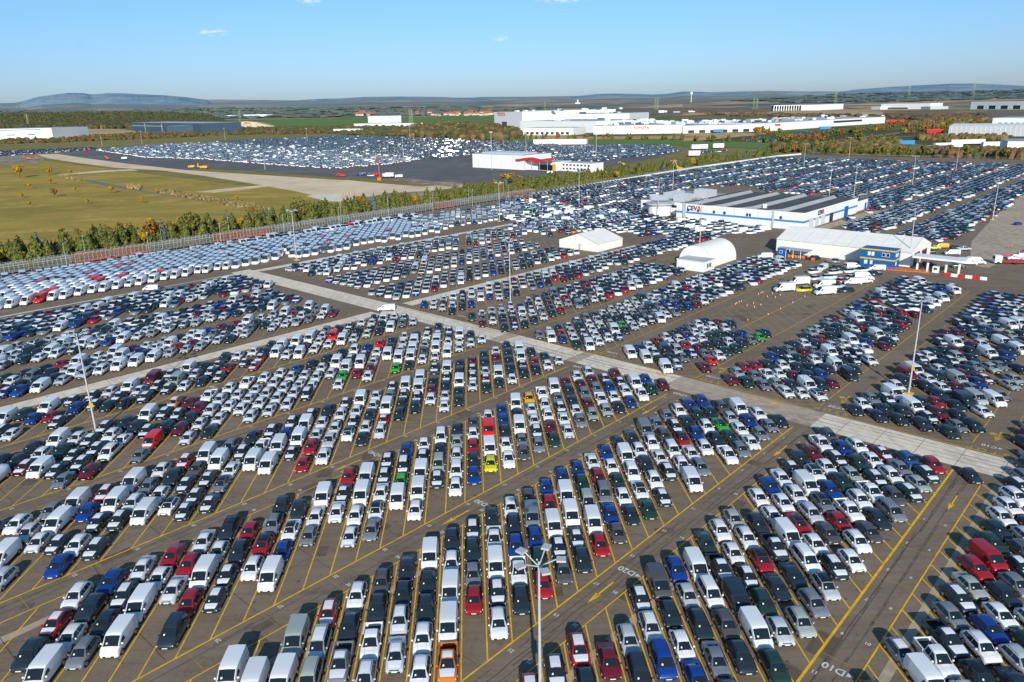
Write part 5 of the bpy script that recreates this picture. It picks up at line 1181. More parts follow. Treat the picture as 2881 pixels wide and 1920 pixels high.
woods("shrubbery", Fc([(1560, 372), (1700, 360), (2260, 360), (2250, 385), (1800, 395)]), 120, 3, 8, 3, 5, [ru, ye, br], "red autumn bushes on the lawn before the grey hall")
woods("shrubbery", Fc([(600, 420), (1000, 408), (1480, 385), (1520, 470), (1100, 475), (640, 462)]), 420, 2.5, 8, 3, 6, [gr, br, (.12, .10, .03), ye], "bushes on the bank beyond the lot")
woods("shrubbery", Fc([(2000, 460), (2353, 475), (2353, 512), (1700, 495), (1650, 465)]), 200, 3, 9, 3, 6, [gr, br, ru], "bushes behind the far fence")
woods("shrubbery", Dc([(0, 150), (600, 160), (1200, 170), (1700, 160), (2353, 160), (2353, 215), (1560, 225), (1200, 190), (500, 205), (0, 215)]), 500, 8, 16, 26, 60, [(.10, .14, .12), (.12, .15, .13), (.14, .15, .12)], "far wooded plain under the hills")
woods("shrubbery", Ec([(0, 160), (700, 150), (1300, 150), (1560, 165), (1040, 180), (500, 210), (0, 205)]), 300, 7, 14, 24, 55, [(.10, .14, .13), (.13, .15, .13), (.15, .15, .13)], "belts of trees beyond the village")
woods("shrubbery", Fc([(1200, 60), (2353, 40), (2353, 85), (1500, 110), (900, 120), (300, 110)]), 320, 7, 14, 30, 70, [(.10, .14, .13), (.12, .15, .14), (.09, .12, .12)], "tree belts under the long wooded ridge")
woods("reeds", Dc([(870, 690), (975, 690), (970, 725), (880, 715)]) , 160, .8, 2.0, .5, 1.2, [(.36, .23, .09), (.30, .19, .07)], "tan reeds by the stream")
woods("reeds", Dc([(1100, 720), (1200, 735), (1400, 770), (1640, 800), (1840, 845), (1880, 880), (1700, 860), (1400, 800), (1200, 765), (1080, 742)]), 420, .6, 1.8, .5, 1.4, [(.30, .21, .09), (.24, .17, .07), (.17, .15, .05)], "reeds lining the lower stream")
woods("reeds", Dc([(400, 618), (560, 640), (560, 668), (440, 640)]), 90, .5, 1.4, .5, 1.2, [(.34, .22, .09), (.25, .17, .08)], "reeds at the head of the stream")
woods("reeds", Dc([(300, 1010), (330, 1000), (2000, 905), (2300, 880), (1900, 900), (1500, 960), (700, 1060)]), 60, .5, 2.2, .6, 1.6, [(.12, .10, .03), (.20, .14, .04)], "low scrub along the pines")

# ---------------------------------------------------------------- buildings
def lotbox(name, a0, a1, c0, c1, label, cat, **k):
    "an Empty at the near front corner of a building whose walls follow the lot axes: local x along a, local y along -c"
    r = empty(name, W(a0, c1), RZA); tag(r, label, cat); return r, a1 - a0, c1 - c0
BF = Matrix(((PA.x, -PC.x, 0), (PA.y, -PC.y, 0), (0, 0, 1)))
# logistics hall
hall, LX, LY = lotbox("logistics_hall", 334, 402, -193.5, -129.5, "white logistics hall with blue band, dark roof and ridged skylights", "building")
b = MB(); b.box(0, LX, 0, LY, 0, 7.3, M_white, top=M_roofd); b.box(-.12, 0, 0, LY, 7.0, 7.75, M_white); b.box(0, LX, -.12, 0, 7.0, 7.75, M_white)
for y in np.arange(4, LY, 5.8): b.box(-.05, -.01, float(y), float(y) + .12, 0, 7, M_greyh)
for x in np.arange(5, LX, 6.2): b.box(float(x), float(x) + .12, -.05, -.01, 0, 7, M_greyh)
b.obj("wall", hall)
b = MB(); b.box(-.16, -.06, 0, LY, 3.3, 4.15, M_stripe); b.box(0, LX, -.16, -.06, 3.3, 4.15, M_stripe); b.box(-.16, 0, -.16, 0, 3.3, 4.15, M_stripe); b.obj("blue_band", hall)
for i, y in enumerate((9, 24, 39, 54)):
    b = MB(); x0, x1 = 1.5, LX - 4
    b.face([(x0, y, 7.4), (x1, y, 7.4), (x1, y + 1.6, 8.7), (x0, y + 1.6, 8.7)], M_roofg); b.face([(x0, y + 1.6, 8.7), (x1, y + 1.6, 8.7), (x1, y + 9.5, 7.4), (x0, y + 9.5, 7.4)], M_roofd)
    b.face([(x0, y, 7.4), (x0, y + 1.6, 8.7), (x0, y + 9.5, 7.4)], M_roofg); b.face([(x1, y, 7.4), (x1, y + 1.6, 8.7), (x1, y + 9.5, 7.4)], M_roofg); b.obj("skylight", hall)
for (x, w_, h, m) in ((6, 5, 4.6, M_door), (13, 4.5, 4.4, M_door), (20, 5, 4.6, M_door), (31, 4, 4.2, M_dark), (50, 5, 5.2, M_blue)):
    b = MB(); b.box(x, x + w_, -.2, -.05, 0, h, m); b.obj("door", hall)
for (y, w_) in ((57, 1.1), (51.5, 1.1), (43, 1.1), (37.5, 1.1), (26.2, .9), (24.8, .9), (10, 1)):
    b = MB(); b.box(-.2, -.06, y, y + w_, 4.35, 5.6, M_dark); b.obj("window", hall)
b = MB(); b.box(-.35, -.05, 13.6, 14.6, 0, 8.2, M_greyh); b.obj("downpipe", hall)
b = MB(); b.box(-.6, 0, 58.6, 60.2, 1.2, 8.2, M_greyh); b.obj("vent_duct", hall)
b = MB(); b.box(9, 10.4, 22, 23.4, 7.3, 9.1, M_white); b.obj("vent", hall)
hx, hu = Vector(PC), Vector((0, 0, 1))
s = text("sign", "CEV", 3.1, W(333.74, -184.8, 5.9), PC, (0, 0, 1), M_textd, hall, .03, .07); s2 = text("sign", "\u039b", 3.1, W(333.74, -181.0, 5.9), PC, (0, 0, 1), M_text, hall, .03, .07)
s = text("sign", "CEV", 2.9, W(352.0, -129.2, 5.95), PA, (0, 0, 1), M_textd, hall, .03, .07); s2 = text("sign", "\u039b", 2.9, W(355.7, -129.2, 5.95), PA, (0, 0, 1), M_text, hall, .03, .07)
ext, LX2, LY2 = lotbox("annex_building", 402.2, 424, -150, -131, "lower white annex with blue trim at the end of the logistics hall", "building")
b = MB(); b.box(0, LX2, 0, LY2, 0, 5.2, M_white, top=M_roofd); b.obj("wall", ext); b = MB(); b.box(16, 18.5, -.1, -.02, 0, 3.4, M_blue); b.obj("door", ext); b = MB(); b.box(20, 21.5, -.1, -.02, 0, 5.2, M_stripe); b.obj("blue_band", ext)
an, LX3, LY3 = lotbox("office_building", 346, 395, -222, -194, "white flat-roofed office wing with rooftop plant beside the hall", "building")
b = MB(); b.box(0, LX3, 0, LY3, 0, 6.4, M_white, top=M_roofg); b.obj("wall", an)
for (x, y, w_, d, h) in ((4, 5, 8, 6, 3.2), (15, 8, 6, 5, 2.4), (24, 3, 12, 7, 3.4), (14, 18, 14, 5, 2.8), (38, 10, 6, 8, 2.6), (2, 16, 6, 8, 2.2)):
    b = MB(); b.box(x, x + w_, y, y + d, 6.4, 6.4 + h, M_greyh, top=M_white); b.obj("roof_unit", an)
b = MB(); b.box(-.08, -.01, 1, LY3 - 1, 3.6, 4.9, M_glass); b.obj("window", an)
rd = empty("round_building", W(342, -208)); tag(rd, "round white pavilion with a broad flat rim roof beside the hall", "building")
b = MB(); b.bar((0, 0, 0), (0, 0, 5.6), 6, M_white, 28); b.obj("wall", rd, smooth=40); b = MB(); b.bar((0, 0, 5.6), (0, 0, 6.3), 7.5, M_greyh, 28); b.bar((0, 0, 6.3), (0, 0, 6.8), 5, M_roofg, 24); b.obj("roof", rd, smooth=40)
# long storage tent
def gable(r, LX, LY, he, hr, along, mw, mr, over=.3):
    b = MB(); b.box(0, LX, 0, LY, 0, he, mw)
    if along == 'y':
        for y, yy in ((0, -1), (LY, 1)): b.face([(0, y, he), (LX, y, he), (LX / 2, y, hr)], mw)
        b.obj("wall", r); b = MB()
        b.face([(-over, -over, he - .05), (-over, LY + over, he - .05), (LX / 2, LY + over, hr + .05), (LX / 2, -over, hr + .05)], mr); b.face([(LX + over, -over, he - .05), (LX + over, LY + over, he - .05), (LX / 2, LY + over, hr + .05), (LX / 2, -over, hr + .05)], mr)
    else:
        for x in (0, LX): b.face([(x, 0, he), (x, LY, he), (x, LY / 2, hr)], mw)
        b.obj("wall", r); b = MB()
        b.face([(-over, -over, he - .05), (LX + over, -over, he - .05), (LX + over, LY / 2, hr + .05), (-over, LY / 2, hr + .05)], mr); b.face([(-over, LY + over, he - .05), (LX + over, LY + over, he - .05), (LX + over, LY / 2, hr + .05), (-over, LY / 2, hr + .05)], mr)
    b.obj("roof", r)
    b = MB(); n = int((LY if along == 'y' else LX) / 5)
    for i in range(n + 1):
        t = i * (LY if along == 'y' else LX) / n
        if along == 'y': b.bar((-over - .02, t, he), (LX / 2, t, hr + .1), .05, M_greyh, 4)
        else: b.bar((t, -over - .02, he), (t, LY / 2, hr + .1), .05, M_greyh, 4)
    b.obj("roof_seams", r)
tn, tx, ty = lotbox("storage_tent", 279.5, 304, -118, -70.5, "long cream storage tent behind the blue two-storey office", "tent"); gable(tn, tx, ty, 5.0, 8.6, 'y', M_wht2, M_wht2)
b = MB(); b.box(4, 10, -.15, -.03, 0, 4.2, M_dark); b.obj("door", tn); b = MB(); b.box(13, 19, -.15, -.03, 0, 4, M_red); b.box(13.4, 18.6, -.2, -.15, .4, 3.6, M_dark); b.obj("door", tn)
mq, tx, ty = lotbox("marquee_tent", 239, 256, -192, -172.6, "white pitched marquee standing between two car rows", "tent"); gable(mq, tx, ty, 3.2, 6.4, 'x', M_wht2, M_wht2)
b = MB(); b.box(-.1, -.02, 8.4, 9.4, 0, 2.4, M_greyh); b.obj("door", mq)
qt = empty("arched_shelter", W(238.5, -123.5), RZA); tag(qt, "white barrel-vaulted fabric shelter with ribbed roof", "shelter")
b = MB(); n = 22; R_ = 6.4
ring = lambda x: [(x, R_ - R_ * math.cos(math.pi * i / n), 7.2 * math.sin(math.pi * i / n) ** .8) for i in range(n + 1)]
A_, B_ = ring(0), ring(19)
for i in range(n): b.face([A_[i], A_[i + 1], B_[i + 1], B_[i]], M_wht2)
b.face(A_, M_wht2); b.face(B_[::-1], M_wht2); b.obj("shell", qt, weld=True, smooth=50)
b = MB()
for x in np.arange(0, 19.1, 1.9):
    q = ring(float(x))
    for i in range(n): b.bar((q[i][0], R_ + (q[i][1] - R_) * 1.004, q[i][2] * 1.004), (q[i + 1][0], R_ + (q[i + 1][1] - R_) * 1.004, q[i + 1][2] * 1.004), .05, M_greyh, 4)
b.obj("rib", qt)
ax, q1, q2 = lotbox("shelter_annex", 230.5, 238.2, -132.5, -122, "low white flat-roofed annex in front of the arched shelter", "building")
b = MB(); b.box(0, q1, 0, q2, 0, 3.4, M_white, top=M_greyh); b.box(-.2, q1 + .1, -.2, q2 + .2, 3.4, 3.6, M_white, top=M_greyh); b.obj("wall", ax)
for x in (2.2, 3.3, 4.4):
    b = MB(); b.box(x, x + .6, -.08, -.01, 1.2, 2.6, M_dark); b.obj("window", ax)
# blue two-storey office
bo, q1, q2 = lotbox("site_office", 271.5, 277.5, -84.4, -73.4, "blue two-storey cabin office with yellow bands", "building")
b = MB(); b.box(0, q1, 0, q2, 0, 6.3, M_blue, top=M_blue); b.obj("wall", bo)
for z in (3.15, 6.3):
    b = MB(); b.box(-.14, q1 + .14, -.14, q2 + .14, z - .22, z + .22, M_yelp, top=M_blue if z > 5 else None); b.obj("yellow_band", bo)
for (y, z, w_) in ((1.6, 4.2, 1.1), (3.0, 4.2, 1.1), (6.6, 4.2, .9), (7.8, 4.2, .9), (8.6, 1.2, 1.0), (6.9, 1.2, .8)):
    f = MB(); f.box(-.08, -.02, y, y + w_, z, z + 1.3, M_white); f = f.obj("window", bo); g_ = MB(); g_.box(-.1, -.082, y + .12, y + w_ - .12, z + .12, z + 1.18, M_glass if y < 6 else M_lamp); g_.obj("pane", f)
for (x, z) in ((1.0, 4.2), (2.6, 4.2), (1.6, 1.2)):
    f = MB(); f.box(x, x + 1.0, -.08, -.02, z, z + 1.3, M_white); f.obj("window", bo)
ks, q1, q2 = lotbox("kiosk", 271.8, 275.0, -114.2, -111.0, "small blue kiosk at the end of the tool canopy", "kiosk")
b = MB(); b.box(0, q1, 0, q2, 0, 3.3, M_blue, top=M_greyh); b.obj("wall", ks); f = MB(); f.box(-.07, -.01, 1.2, 2.3, 1.4, 2.4, M_white); f = f.obj("window", ks); g_ = MB(); g_.box(-.09, -.072, 1.35, 2.15, 1.52, 2.28, M_glass); g_.obj("pane", f)
cn, q1, q2 = lotbox("tool_canopy", 271.5, 275.5, -110.8, -102.5, "pale lean-to canopy sheltering orange bins beside the kiosk", "canopy")
b = MB(); b.box(-.3, q1, -.2, q2 + .2, 3.05, 3.2, M_greyh, bottom=True); b.obj("roof", cn); b = MB(); b.box(q1 - .1, q1, 0, q2, 0, 3.05, M_white); b.obj("wall", cn)
for y in (0, 2.8, 5.6, q2):
    b = MB(); b.bar((0, y, 0), (0, y, 3.05), .09, M_white, 6); b.obj("post", cn)
bins = [(-109.8, 'o'), (-108.6, 'y'), (-107.2, 'o'), (-105.9, 'g'), (-104.4, 'o'), (-103.2, 'r'), (-100.6, 'o'), (-115.8, 'o')]
for i, (c, col) in enumerate(bins):
    b = MB(); m = {'o': M_orange, 'y': M_yelp, 'g': M_greyh, 'r': M_red}[col]; b.box(-.5, .5, -.45, .45, .15, 1.15, m); b.box(-.54, .54, -.49, .49, 1.15, 1.28, M_trim); b.bar((-.4, -.35, .12), (-.4, .35, .12), .12, M_tyre, 8)
    o = b.obj("wheeled_bin"); o.location = W(272.6 if i < 6 else 271.4, c, .02); o.rotation_euler = (0, 0, RZA); tag(o, "%s wheeled bin, %s along the kiosk canopy" % ({'o': 'orange', 'y': 'yellow', 'g': 'grey', 'r': 'red'}[col], ordw(i + 1)), "bin", "bins under the tool canopy")
# gate canopy and barriers
gc = empty("gate_canopy", W(275.6, -61.5), RZA); tag(gc, "flat white canopy over the gate on thick white columns", "canopy")
b = MB(); b.box(-3.0, 3.2, -8.5, 6.8, 4.7, 5.3, M_white, bottom=True); b.obj("roof", gc)
for (x, y) in ((0, -3), (0, 2.5), (1.5, -6.5), (1.5, 6)):
    b = MB(); b.box(x - .28, x + .28, y - .28, y + .28, 0, 4.7, M_white); b.obj("post", gc)
b = MB(); b.box(-.5, .9, -.9, .9, 0, 2.1, M_white); b.box(-.45, -.4 - .12, -.5, .5, 1.0, 1.7, M_glass); b.obj("booth", gc)
for i in range(6):
    m = M_red if i % 2 == 0 else M_white; b = MB(); b.box(-.25, .25, -.95, .95, 0, .5, m); b.box(-.12, .12, -.95, .95, .5, 1.0, m)
    o = b.obj("barrier_block"); o.location = W(272.2 + .1 * i, -57.2 + 2.05 * i, .03); o.rotation_euler = (0, 0, RZA); tag(o, "%s plastic barrier block, %s from the gate canopy" % ("red" if i % 2 == 0 else "white", ordw(i + 1)), "barrier", "barrier row by the gate")
for i in range(9):
    b = MB(); b.box(-.15, .15, -.7, .7, .0, .25, M_orange); b.bar((0, -.65, .1), (0, -.65, 1.0), .04, M_orange, 5); b.bar((0, .65, .1), (0, .65, 1.0), .04, M_orange, 5)
    for z in (.45, .7, .95): b.bar((0, -.65, z), (0, .65, z), .04, M_orange, 4)
    o = b.obj("mesh_barrier"); o.location = W(270.8 + .35 * i, -74.4 + 1.35 * i, .03); o.rotation_euler = (0, 0, RZA); tag(o, "orange mesh barrier panel beside the blue office, %s of its line" % ordw(i + 1), "barrier", "orange panels by the office")
# traffic cones in the empty bays
cones = [(432, 325), (450, 315), (463, 313), (495, 342), (530, 322), (585, 332), (550, 348), (757, 343), (672, 385), (587, 428), (500, 468), (357, 508), (404, 416), (397, 390), (352, 405), (449, 401), (312, 375), (297, 380), (280, 388), (270, 395)]
for i, (x, y) in enumerate(cones):
    b = MB(); b.box(-.25, .25, -.25, .25, 0, .05, M_trim); b.bar((0, 0, .05), (0, 0, .38), .20, M_orange, 8, .14); b.bar((0, 0, .38), (0, 0, .60), .14, M_white, 8, .10); b.bar((0, 0, .60), (0, 0, .92), .10, M_orange, 8, .03)
    o = b.obj("traffic_cone"); o.location = G(*tl(1960, 700, 2.489, [(x, y)])[0]); o.location.z = .03; o.scale = (.8, .8, .8); tag(o, "orange and white traffic cone in the empty bays, %s counting from the aisle" % ordw(i + 1), "cone", "traffic cones in the empty bays")
# people in bright work wear
def person(name, px, py, m, ang, label):
    me = bpy.data.meshes.new(name); V = [(0, 0, .95), (0, 0, 1.2), (0, 0, 1.42), (0, .02, 1.52), (0, .03, 1.66), (-.19, 0, 1.4), (-.30, .03, 1.12), (-.28, .14, .88), (.19, 0, 1.4), (.30, -.04, 1.12), (.29, .05, .86), (-.1, .1, .5), (-.1, .22, .08), (.1, -.08, .5), (.1, -.2, .1), (-.1, .32, .05), (.1, -.08, .04)]
    E_ = [(0, 1), (1, 2), (2, 3), (3, 4), (2, 5), (5, 6), (6, 7), (2, 8), (8, 9), (9, 10), (0, 11), (11, 12), (0, 13), (13, 14), (12, 15), (14, 16)]
    Rr = [.15, .155, .15, .06, .11, .07, .05, .04, .07, .05, .04, .085, .055, .085, .055, .045, .045]
    me.from_pydata(V, E_, []); o = link(name, me); me.materials.append(m); sk = o.modifiers.new("Skin", 'SKIN'); o.modifiers.new("Sub", 'SUBSURF').levels = 1
    if not me.skin_vertices: bpy.context.view_layer.update()
    if not me.skin_vertices:
        bm = bmesh.new(); bm.from_mesh(me); bm.verts.layers.skin.verify(); bm.to_mesh(me); bm.free()
    for i, r in enumerate(Rr): me.skin_vertices[0].data[i].radius = (r, r)
    me.skin_vertices[0].data[0].use_root = True
    o.location = G(px, py); o.location.z = .03; o.rotation_euler = (0, 0, ang); tag(o, label, "person")
    h = MB(); h.bar((0, .03, 1.64), (0, .03, 1.80), .11, M_trim, 10, .08); h.obj("hair", o)
    l = MB()
    for sx, y in ((-.1, .1), (.1, -.08)): l.bar((sx, y * .3, .9), (sx, y, .5), .11, M_textd, 8, .09); l.bar((sx, y, .5), (sx, y * 2.2, .12), .09, M_textd, 8, .075)
    l.obj("trousers", o)
person("person", *Fc([(2264, 1128)])[0], M_orange, .5, "person in orange work clothes walking across the concrete plaza")
person("person", *Fc([(2315, 1168)])[0], M_yelp, 1.2, "person in a yellow vest standing by the car transporter")
person("person", *Fc([(903, 1168)])[0], M_orange, 2.2, "person in an orange jacket beside the tool canopy")
# car transporter at the right edge
tr = empty("car_transporter", G(*Fc([(2330, 1235)])[0]), 1.35); tag(tr, "red-framed car transporter with white vans at the plaza edge", "truck")
b = MB(); b.box(-1.25, 1.25, -9, 6, .8, 1.05, M_red, bottom=True); b.bar((-1.2, -9, 1), (-1.2, 6, 3.2), .1, M_red, 5); b.bar((1.2, -9, 1), (1.2, 6, 3.2), .1, M_red, 5); b.obj("trailer", tr)
b = MB(); b.box(-1.2, 1.2, 6.4, 8.6, .6, 3.0, M_white); b.box(-1.1, 1.1, 8.6, 8.65, 1.7, 2.7, M_glass); b.obj("cab", tr)
for y in (-6.5, -5.3, 2, 7.4):
    for sx in (-1.1, 1.1):
        b = MB(); b.bar((sx - .15, y, .5), (sx + .15, y, .5), .5, M_tyre, 12); b.obj("wheel", tr)
for i, (q, cd, az) in enumerate((((2290, 1205), 'wV', 1.35), ((2330, 1195), 'wV', 1.35), ((2020, 1235), 'wD', -1.85), ((1960, 1240), 'wD', -1.85), ((1900, 1262), 'n', -1.8), ((1700, 1245), 'n', -1.75), ((1855, 1170), 'wV', 1.4), ((1720, 1160), 'n', 1.4), ((1935, 1142), 'sP', -1.5), ((1880, 1130), 'n', -1.5), ((2310, 965), 'B', -1.2), ((1590, 1205), 'w', -1.6), ((1780, 1125), 'YV', 1.45), ((1730, 1130), 'y', 1.45))):
    col, kind, var = parse(cd); fam = 'van' if kind in ('van', 'bigvan') else 'pickup' if kind == 'pickup' else 'car'
    o = link({'car': 'parked_car', 'van': 'parked_van', 'pickup': 'pickup_truck'}[fam], joined(kind, var)); set_color(o, dict(col=col)); o.location = G(*Fc([q])[0]); o.location.z = .03; o.rotation_euler = (0, 0, az)
    tag(o, "%s %s standing near the gate canopy, %s from the transporter" % (CNAME[col], KNAME[kind], ordw(i + 1)), fam, "vehicles around the gate")
# white estate car crossing the crossroads, lone black hatchback leaving the D10 aisle
for q, kind, col, az, lab in ((tl(1000, 660, 2.4889, [(218, 535)])[0], 'van', 'w', 1.62, "white long-wheelbase van driving along the concrete crossroads"), (tl(2341, 1200, 4.3556, [(1700, 655)])[0], 'hatch', 'n', HEAD - .12, "black hatchback with a yellow sheet behind its windscreen turning into the D10 aisle"),
                              (tl(500, 700, 2.4889, [(795, 160)])[0], 'hatch', 's', -1.9, "silver-blue hatchback alone on the corner bays by the upper concrete road"), (tl(0, 780, 2.489, [(1060, 95)])[0], 'van', 'w', 1.6, "white minibus driving on the upper concrete road")):
    root = link({'van': 'parked_van'}.get(kind, 'parked_car'), None)
    for p in variant_parts(kind, ''):
        o = link(pname(p), pmesh(kind, p), last_wheel[p[3:]] if p.startswith('rim') else root); set_color(o, dict(col=col))
        if p.startswith('wheel'): last_wheel[p[5:]] = o
    root.location = G(*q); root.location.z = .035; root.rotation_euler = (0, 0, az); tag(root, lab, 'van' if kind == 'van' else 'car')

# ---- second lot: white hall with red canopy
wl, q1, q2 = lotbox("white_hall", 517.5, 556, -521, -456, "plain white hall with roof plant beside the new asphalt", "building")
b = MB(); b.box(0, q1, 0, q2, 0, 12.6, M_white, top=M_greyh)
for y in np.arange(2, q2, 4.4): b.box(-.05, -.01, float(y), float(y) + .1, 0, 12.4, M_greyh)
b.obj("wall", wl); b = MB(); b.box(8, 30, 10, 60, 12.6, 14.0, M_greyh, top=M_glass); b.obj("roof_unit", wl)
w2, q1, q2 = lotbox("entrance_block", 519, 545, -455.8, -424, "glazed entrance block with a wavy red canopy", "building")
b = MB(); b.box(4, q1, 0, q2, 0, 7.6, M_white, top=M_greyh); b.obj("wall", w2); b = MB(); b.box(3.9, 4.0, 2, 20, .3, 5.0, M_glass); b.obj("window", w2); b = MB(); b.box(3.85, 3.98, -.1, 3.5, 0, 6, M_mach); b.obj("panel", w2)
b = MB(); pr = None
for i in range(16):
    y = -1 + (q2 + 10) * i / 15; z = 8.4 + .7 * math.sin(i * .75)
    if pr: b.face([(-3, pr[0], pr[1]), (-3, y, z), (-3, y, z + 1.8), (-3, pr[0], pr[1] + 1.8)], M_red); b.face([(-3, pr[0], pr[1] + 1.8), (-3, y, z + 1.8), (5, y, z + 1.8), (5, pr[0], pr[1] + 1.8)], M_red)
    pr = (y, z)
b.obj("red_canopy", w2)
for y in (4, 13, 22, 30):
    b = MB(); b.bar((-2.5, y, 0), (-2.5, y, 8.6), .2, M_steel, 6); b.obj("post", w2)
w3, q1, q2 = lotbox("office_block", 528, 545, -422, -389, "low white office block with a row of small windows", "building")
b = MB(); b.box(0, q1, 0, q2, 0, 7.2, M_white, top=M_greyh); b.obj("wall", w3)
for i in range(8):
    for z in (1.4, 4.6):
        b = MB(); b.box(-.08, -.01, 2 + i * 3.9, 4 + i * 3.9, z, z + 1.4, M_dark); b.obj("window", w3)
wsh = empty("flat_shed", G(*Ec([(1325, 410)])[0]), -.25); tag(wsh, "long low white shed among the far dark cars", "building"); b = MB(); b.box(0, 78, 0, 16, 0, 7, M_white, top=M_greyh); b.obj("wall", wsh)
wsh = empty("flat_shed", G(*Dc([(2300, 330)])[0]), -.25); tag(wsh, "small white shed behind the far edge of the second lot", "building"); b = MB(); b.box(0, 70, 0, 16, 0, 9, M_white, top=M_greyh); b.obj("wall", wsh)
# ---- car plant
def pbox(name, base_px, w_, d, h, ang, label, m=None, top=None, cat="building", wins=0, wz=(.5, .7)):
    r = empty(name, GF(*base_px), ang); tag(r, label, cat); b = MB(); b.box(0, w_, 0, d, 0, h, m or M_white, top=top or M_greyh); b.obj("wall", r)
    for i in range(wins):
        x0 = w_ * (.06 + .9 * i / wins); b = MB(); b.box(x0, x0 + w_ * .5 / wins, -.15, -.02, h * wz[0], h * wz[1], M_dark); b.obj("window", r)
    return r
def span(name, p0, p1, d, h, label, **k):
    g0, g1 = GF(*p0), GF(*p1); v = g1 - g0; return pbox(name, p0, v.length, d, h, math.atan2(v.y, v.x), label, **k)
rndr = random.Random(3)
def roofstuff(r, w_, d, h, n):
    for i in range(n):
        b = MB(); x, y = rndr.uniform(.04, .92) * w_, rndr.uniform(.1, .85) * d; s = rndr.uniform(3, 9); b.box(x, x + s * 1.6, y, y + s, h, h + rndr.uniform(1.5, 5), rndr.choice((M_white, M_greyh, M_white, M_navyh))); b.obj("roof_unit", r)
E1 = lambda x, y: Ec([(x, y)])[0]; F1 = lambda x, y: Fc([(x, y)])[0]; D1 = lambda x, y: Dc([(x, y)])[0]
tw = span("assembly_hall", E1(1057, 292), E1(1250, 300), 170, 39, "tallest white factory block carrying red lettering", wins=0); roofstuff(tw, 190, 170, 39, 6)
g0, g1 = G(*E1(1057, 292)), G(*E1(1250, 300)); v = (g1 - g0).normalized(); nn = Vector((v.y, -v.x, 0))
text("sign", "TOYOTA", 11.5, g0 + v * 44 + nn * .4 + Vector((0, 0, 33)), v, (0, 0, 1), M_text, tw, .1, .3)
bl = MB(); bl.box(48, 78, -.3, -.05, 4, 15, M_navyh); bl.obj("mural_panel", tw)
t2 = span("paint_hall", E1(1250, 285), E1(1525, 288), 200, 40, "second tall white factory block with a stepped roof", wins=0, ); roofstuff(t2, 260, 200, 40, 8)
t3 = span("factory_hall", E1(1235, 320), E1(1760, 330), 170, 22, "mid-height white factory hall in front of the tall blocks", wins=0); roofstuff(t3, 360, 150, 22, 14)
t4 = span("factory_hall", E1(1430, 300), E1(1985, 296), 180, 32, "white factory hall behind with a row of roof vents"); roofstuff(t4, 400, 170, 32, 12)
t5 = span("factory_hall", E1(1255, 345), E1(1600, 345), 60, 13, "low white workshop wing with blue doors", wins=9, wz=(.1, .45))
t6 = span("assembly_hall", E1(1740, 340), F1(0, 332), 300, 15, "very long white assembly hall with red lettering and many roof vents", wins=0); roofstuff(t6, 200, 290, 15, 60)
g0, g1 = G(*E1(1740, 340)), G(*F1(0, 332)); v = (g1 - g0).normalized(); nn = Vector((v.y, -v.x, 0)); t_ = G(*E1(2072, 330)); text("sign", "TOYOTA", 7.0, g0 + v * ((t_ - g0).dot(v)) + nn * .5 + Vector((0, 0, 10.5)), v, (0, 0, 1), M_text, t6, .1, .2)
t7 = span("assembly_hall", F1(0, 333), F1(590, 318), 280, 13, "continuing white assembly hall with loading docks", wins=7, wz=(.02, .4)); roofstuff(t7, 170, 280, 13, 40)
t8 = span("assembly_hall", F1(592, 318), F1(1010, 288), 250, 14, "white factory wing with a red square emblem", wins=0); roofstuff(t8, 240, 250, 14, 44)
g0, g1 = G(*F1(592, 318)), G(*F1(1010, 288)); v = (g1 - g0).normalized(); nn = Vector((v.y, -v.x, 0)); text("sign", "TOYOTA", 4.6, g0 + v * 30 + nn * .5 + Vector((0, 0, 10)), v, (0, 0, 1), M_text, t8, .1, .3)
t9 = span("assembly_hall", F1(1012, 286), F1(1392, 262), 230, 13.5, "far end of the white factory beyond the avenue", wins=1, wz=(.5, .8)); roofstuff(t9, 330, 230, 13.5, 24)
# cars before the factory
# ---- warehouses round about
gh = span("warehouse", F1(1828, 352), F1(2900, 355), 120, 14, "long pale grey ribbed warehouse at the picture's edge", m=M_greyh, top=M_white); b = MB()
for x in np.arange(3, 300, 6): b.box(float(x), float(x) + .5, -.4, -.05, 0, 14, M_white)
b.obj("ribs", gh)
span("warehouse", F1(2130, 285), F1(2900, 288), 90, 15, "white warehouse with square vents behind the grey one", wins=16, wz=(.3, .45))
span("warehouse", F1(2228, 475), F1(2900, 480), 60, 12, "cream warehouse corner beside the parked lorries", m=M_wht2, top=M_roofg)
dh = span("warehouse", D1(915, 315), D1(1392, 333), 110, 26, "large slate-blue warehouse before the wood", m=M_navyh, top=M_greyh); b = MB(); b.box(0, 1200, -.5, -.05, 17, 18.5, M_greyh); 
b = MB(); g0, g1 = G(*D1(915, 315)), G(*D1(1392, 333)); Ld = (g1 - g0).length
for t in (.22, .48): b.box(Ld * t, Ld * t + 3, -.6, -.05, 0, 24, M_greyh)
b.box(4, Ld * .5, -.5, -.05, 15.5, 17, M_greyh); b.obj("panel_joint", dh)
span("warehouse", D1(1392, 330), D1(1503, 322), 100, 20, "lower slate-blue extension of the warehouse", m=M_navyh, top=M_greyh, wins=6, wz=(.5, .65))
lw = span("warehouse", D1(-120, 380), D1(368, 372), 130, 25, "white warehouse at the edge of the wood", wins=0); b = MB(); g0, g1 = G(*D1(-120, 380)), G(*D1(368, 372)); Ll = (g1 - g0).length
b.box(Ll * .36, Ll * .48, -.4, -.05, 10, 12, M_navyh); b.box(Ll * .66, Ll * .76, -.4, -.05, 10, 12, M_navyh); b.box(Ll * .2, Ll * .85, -.4, -.05, 21.5, 23, M_navyh); b.obj("window", lw)
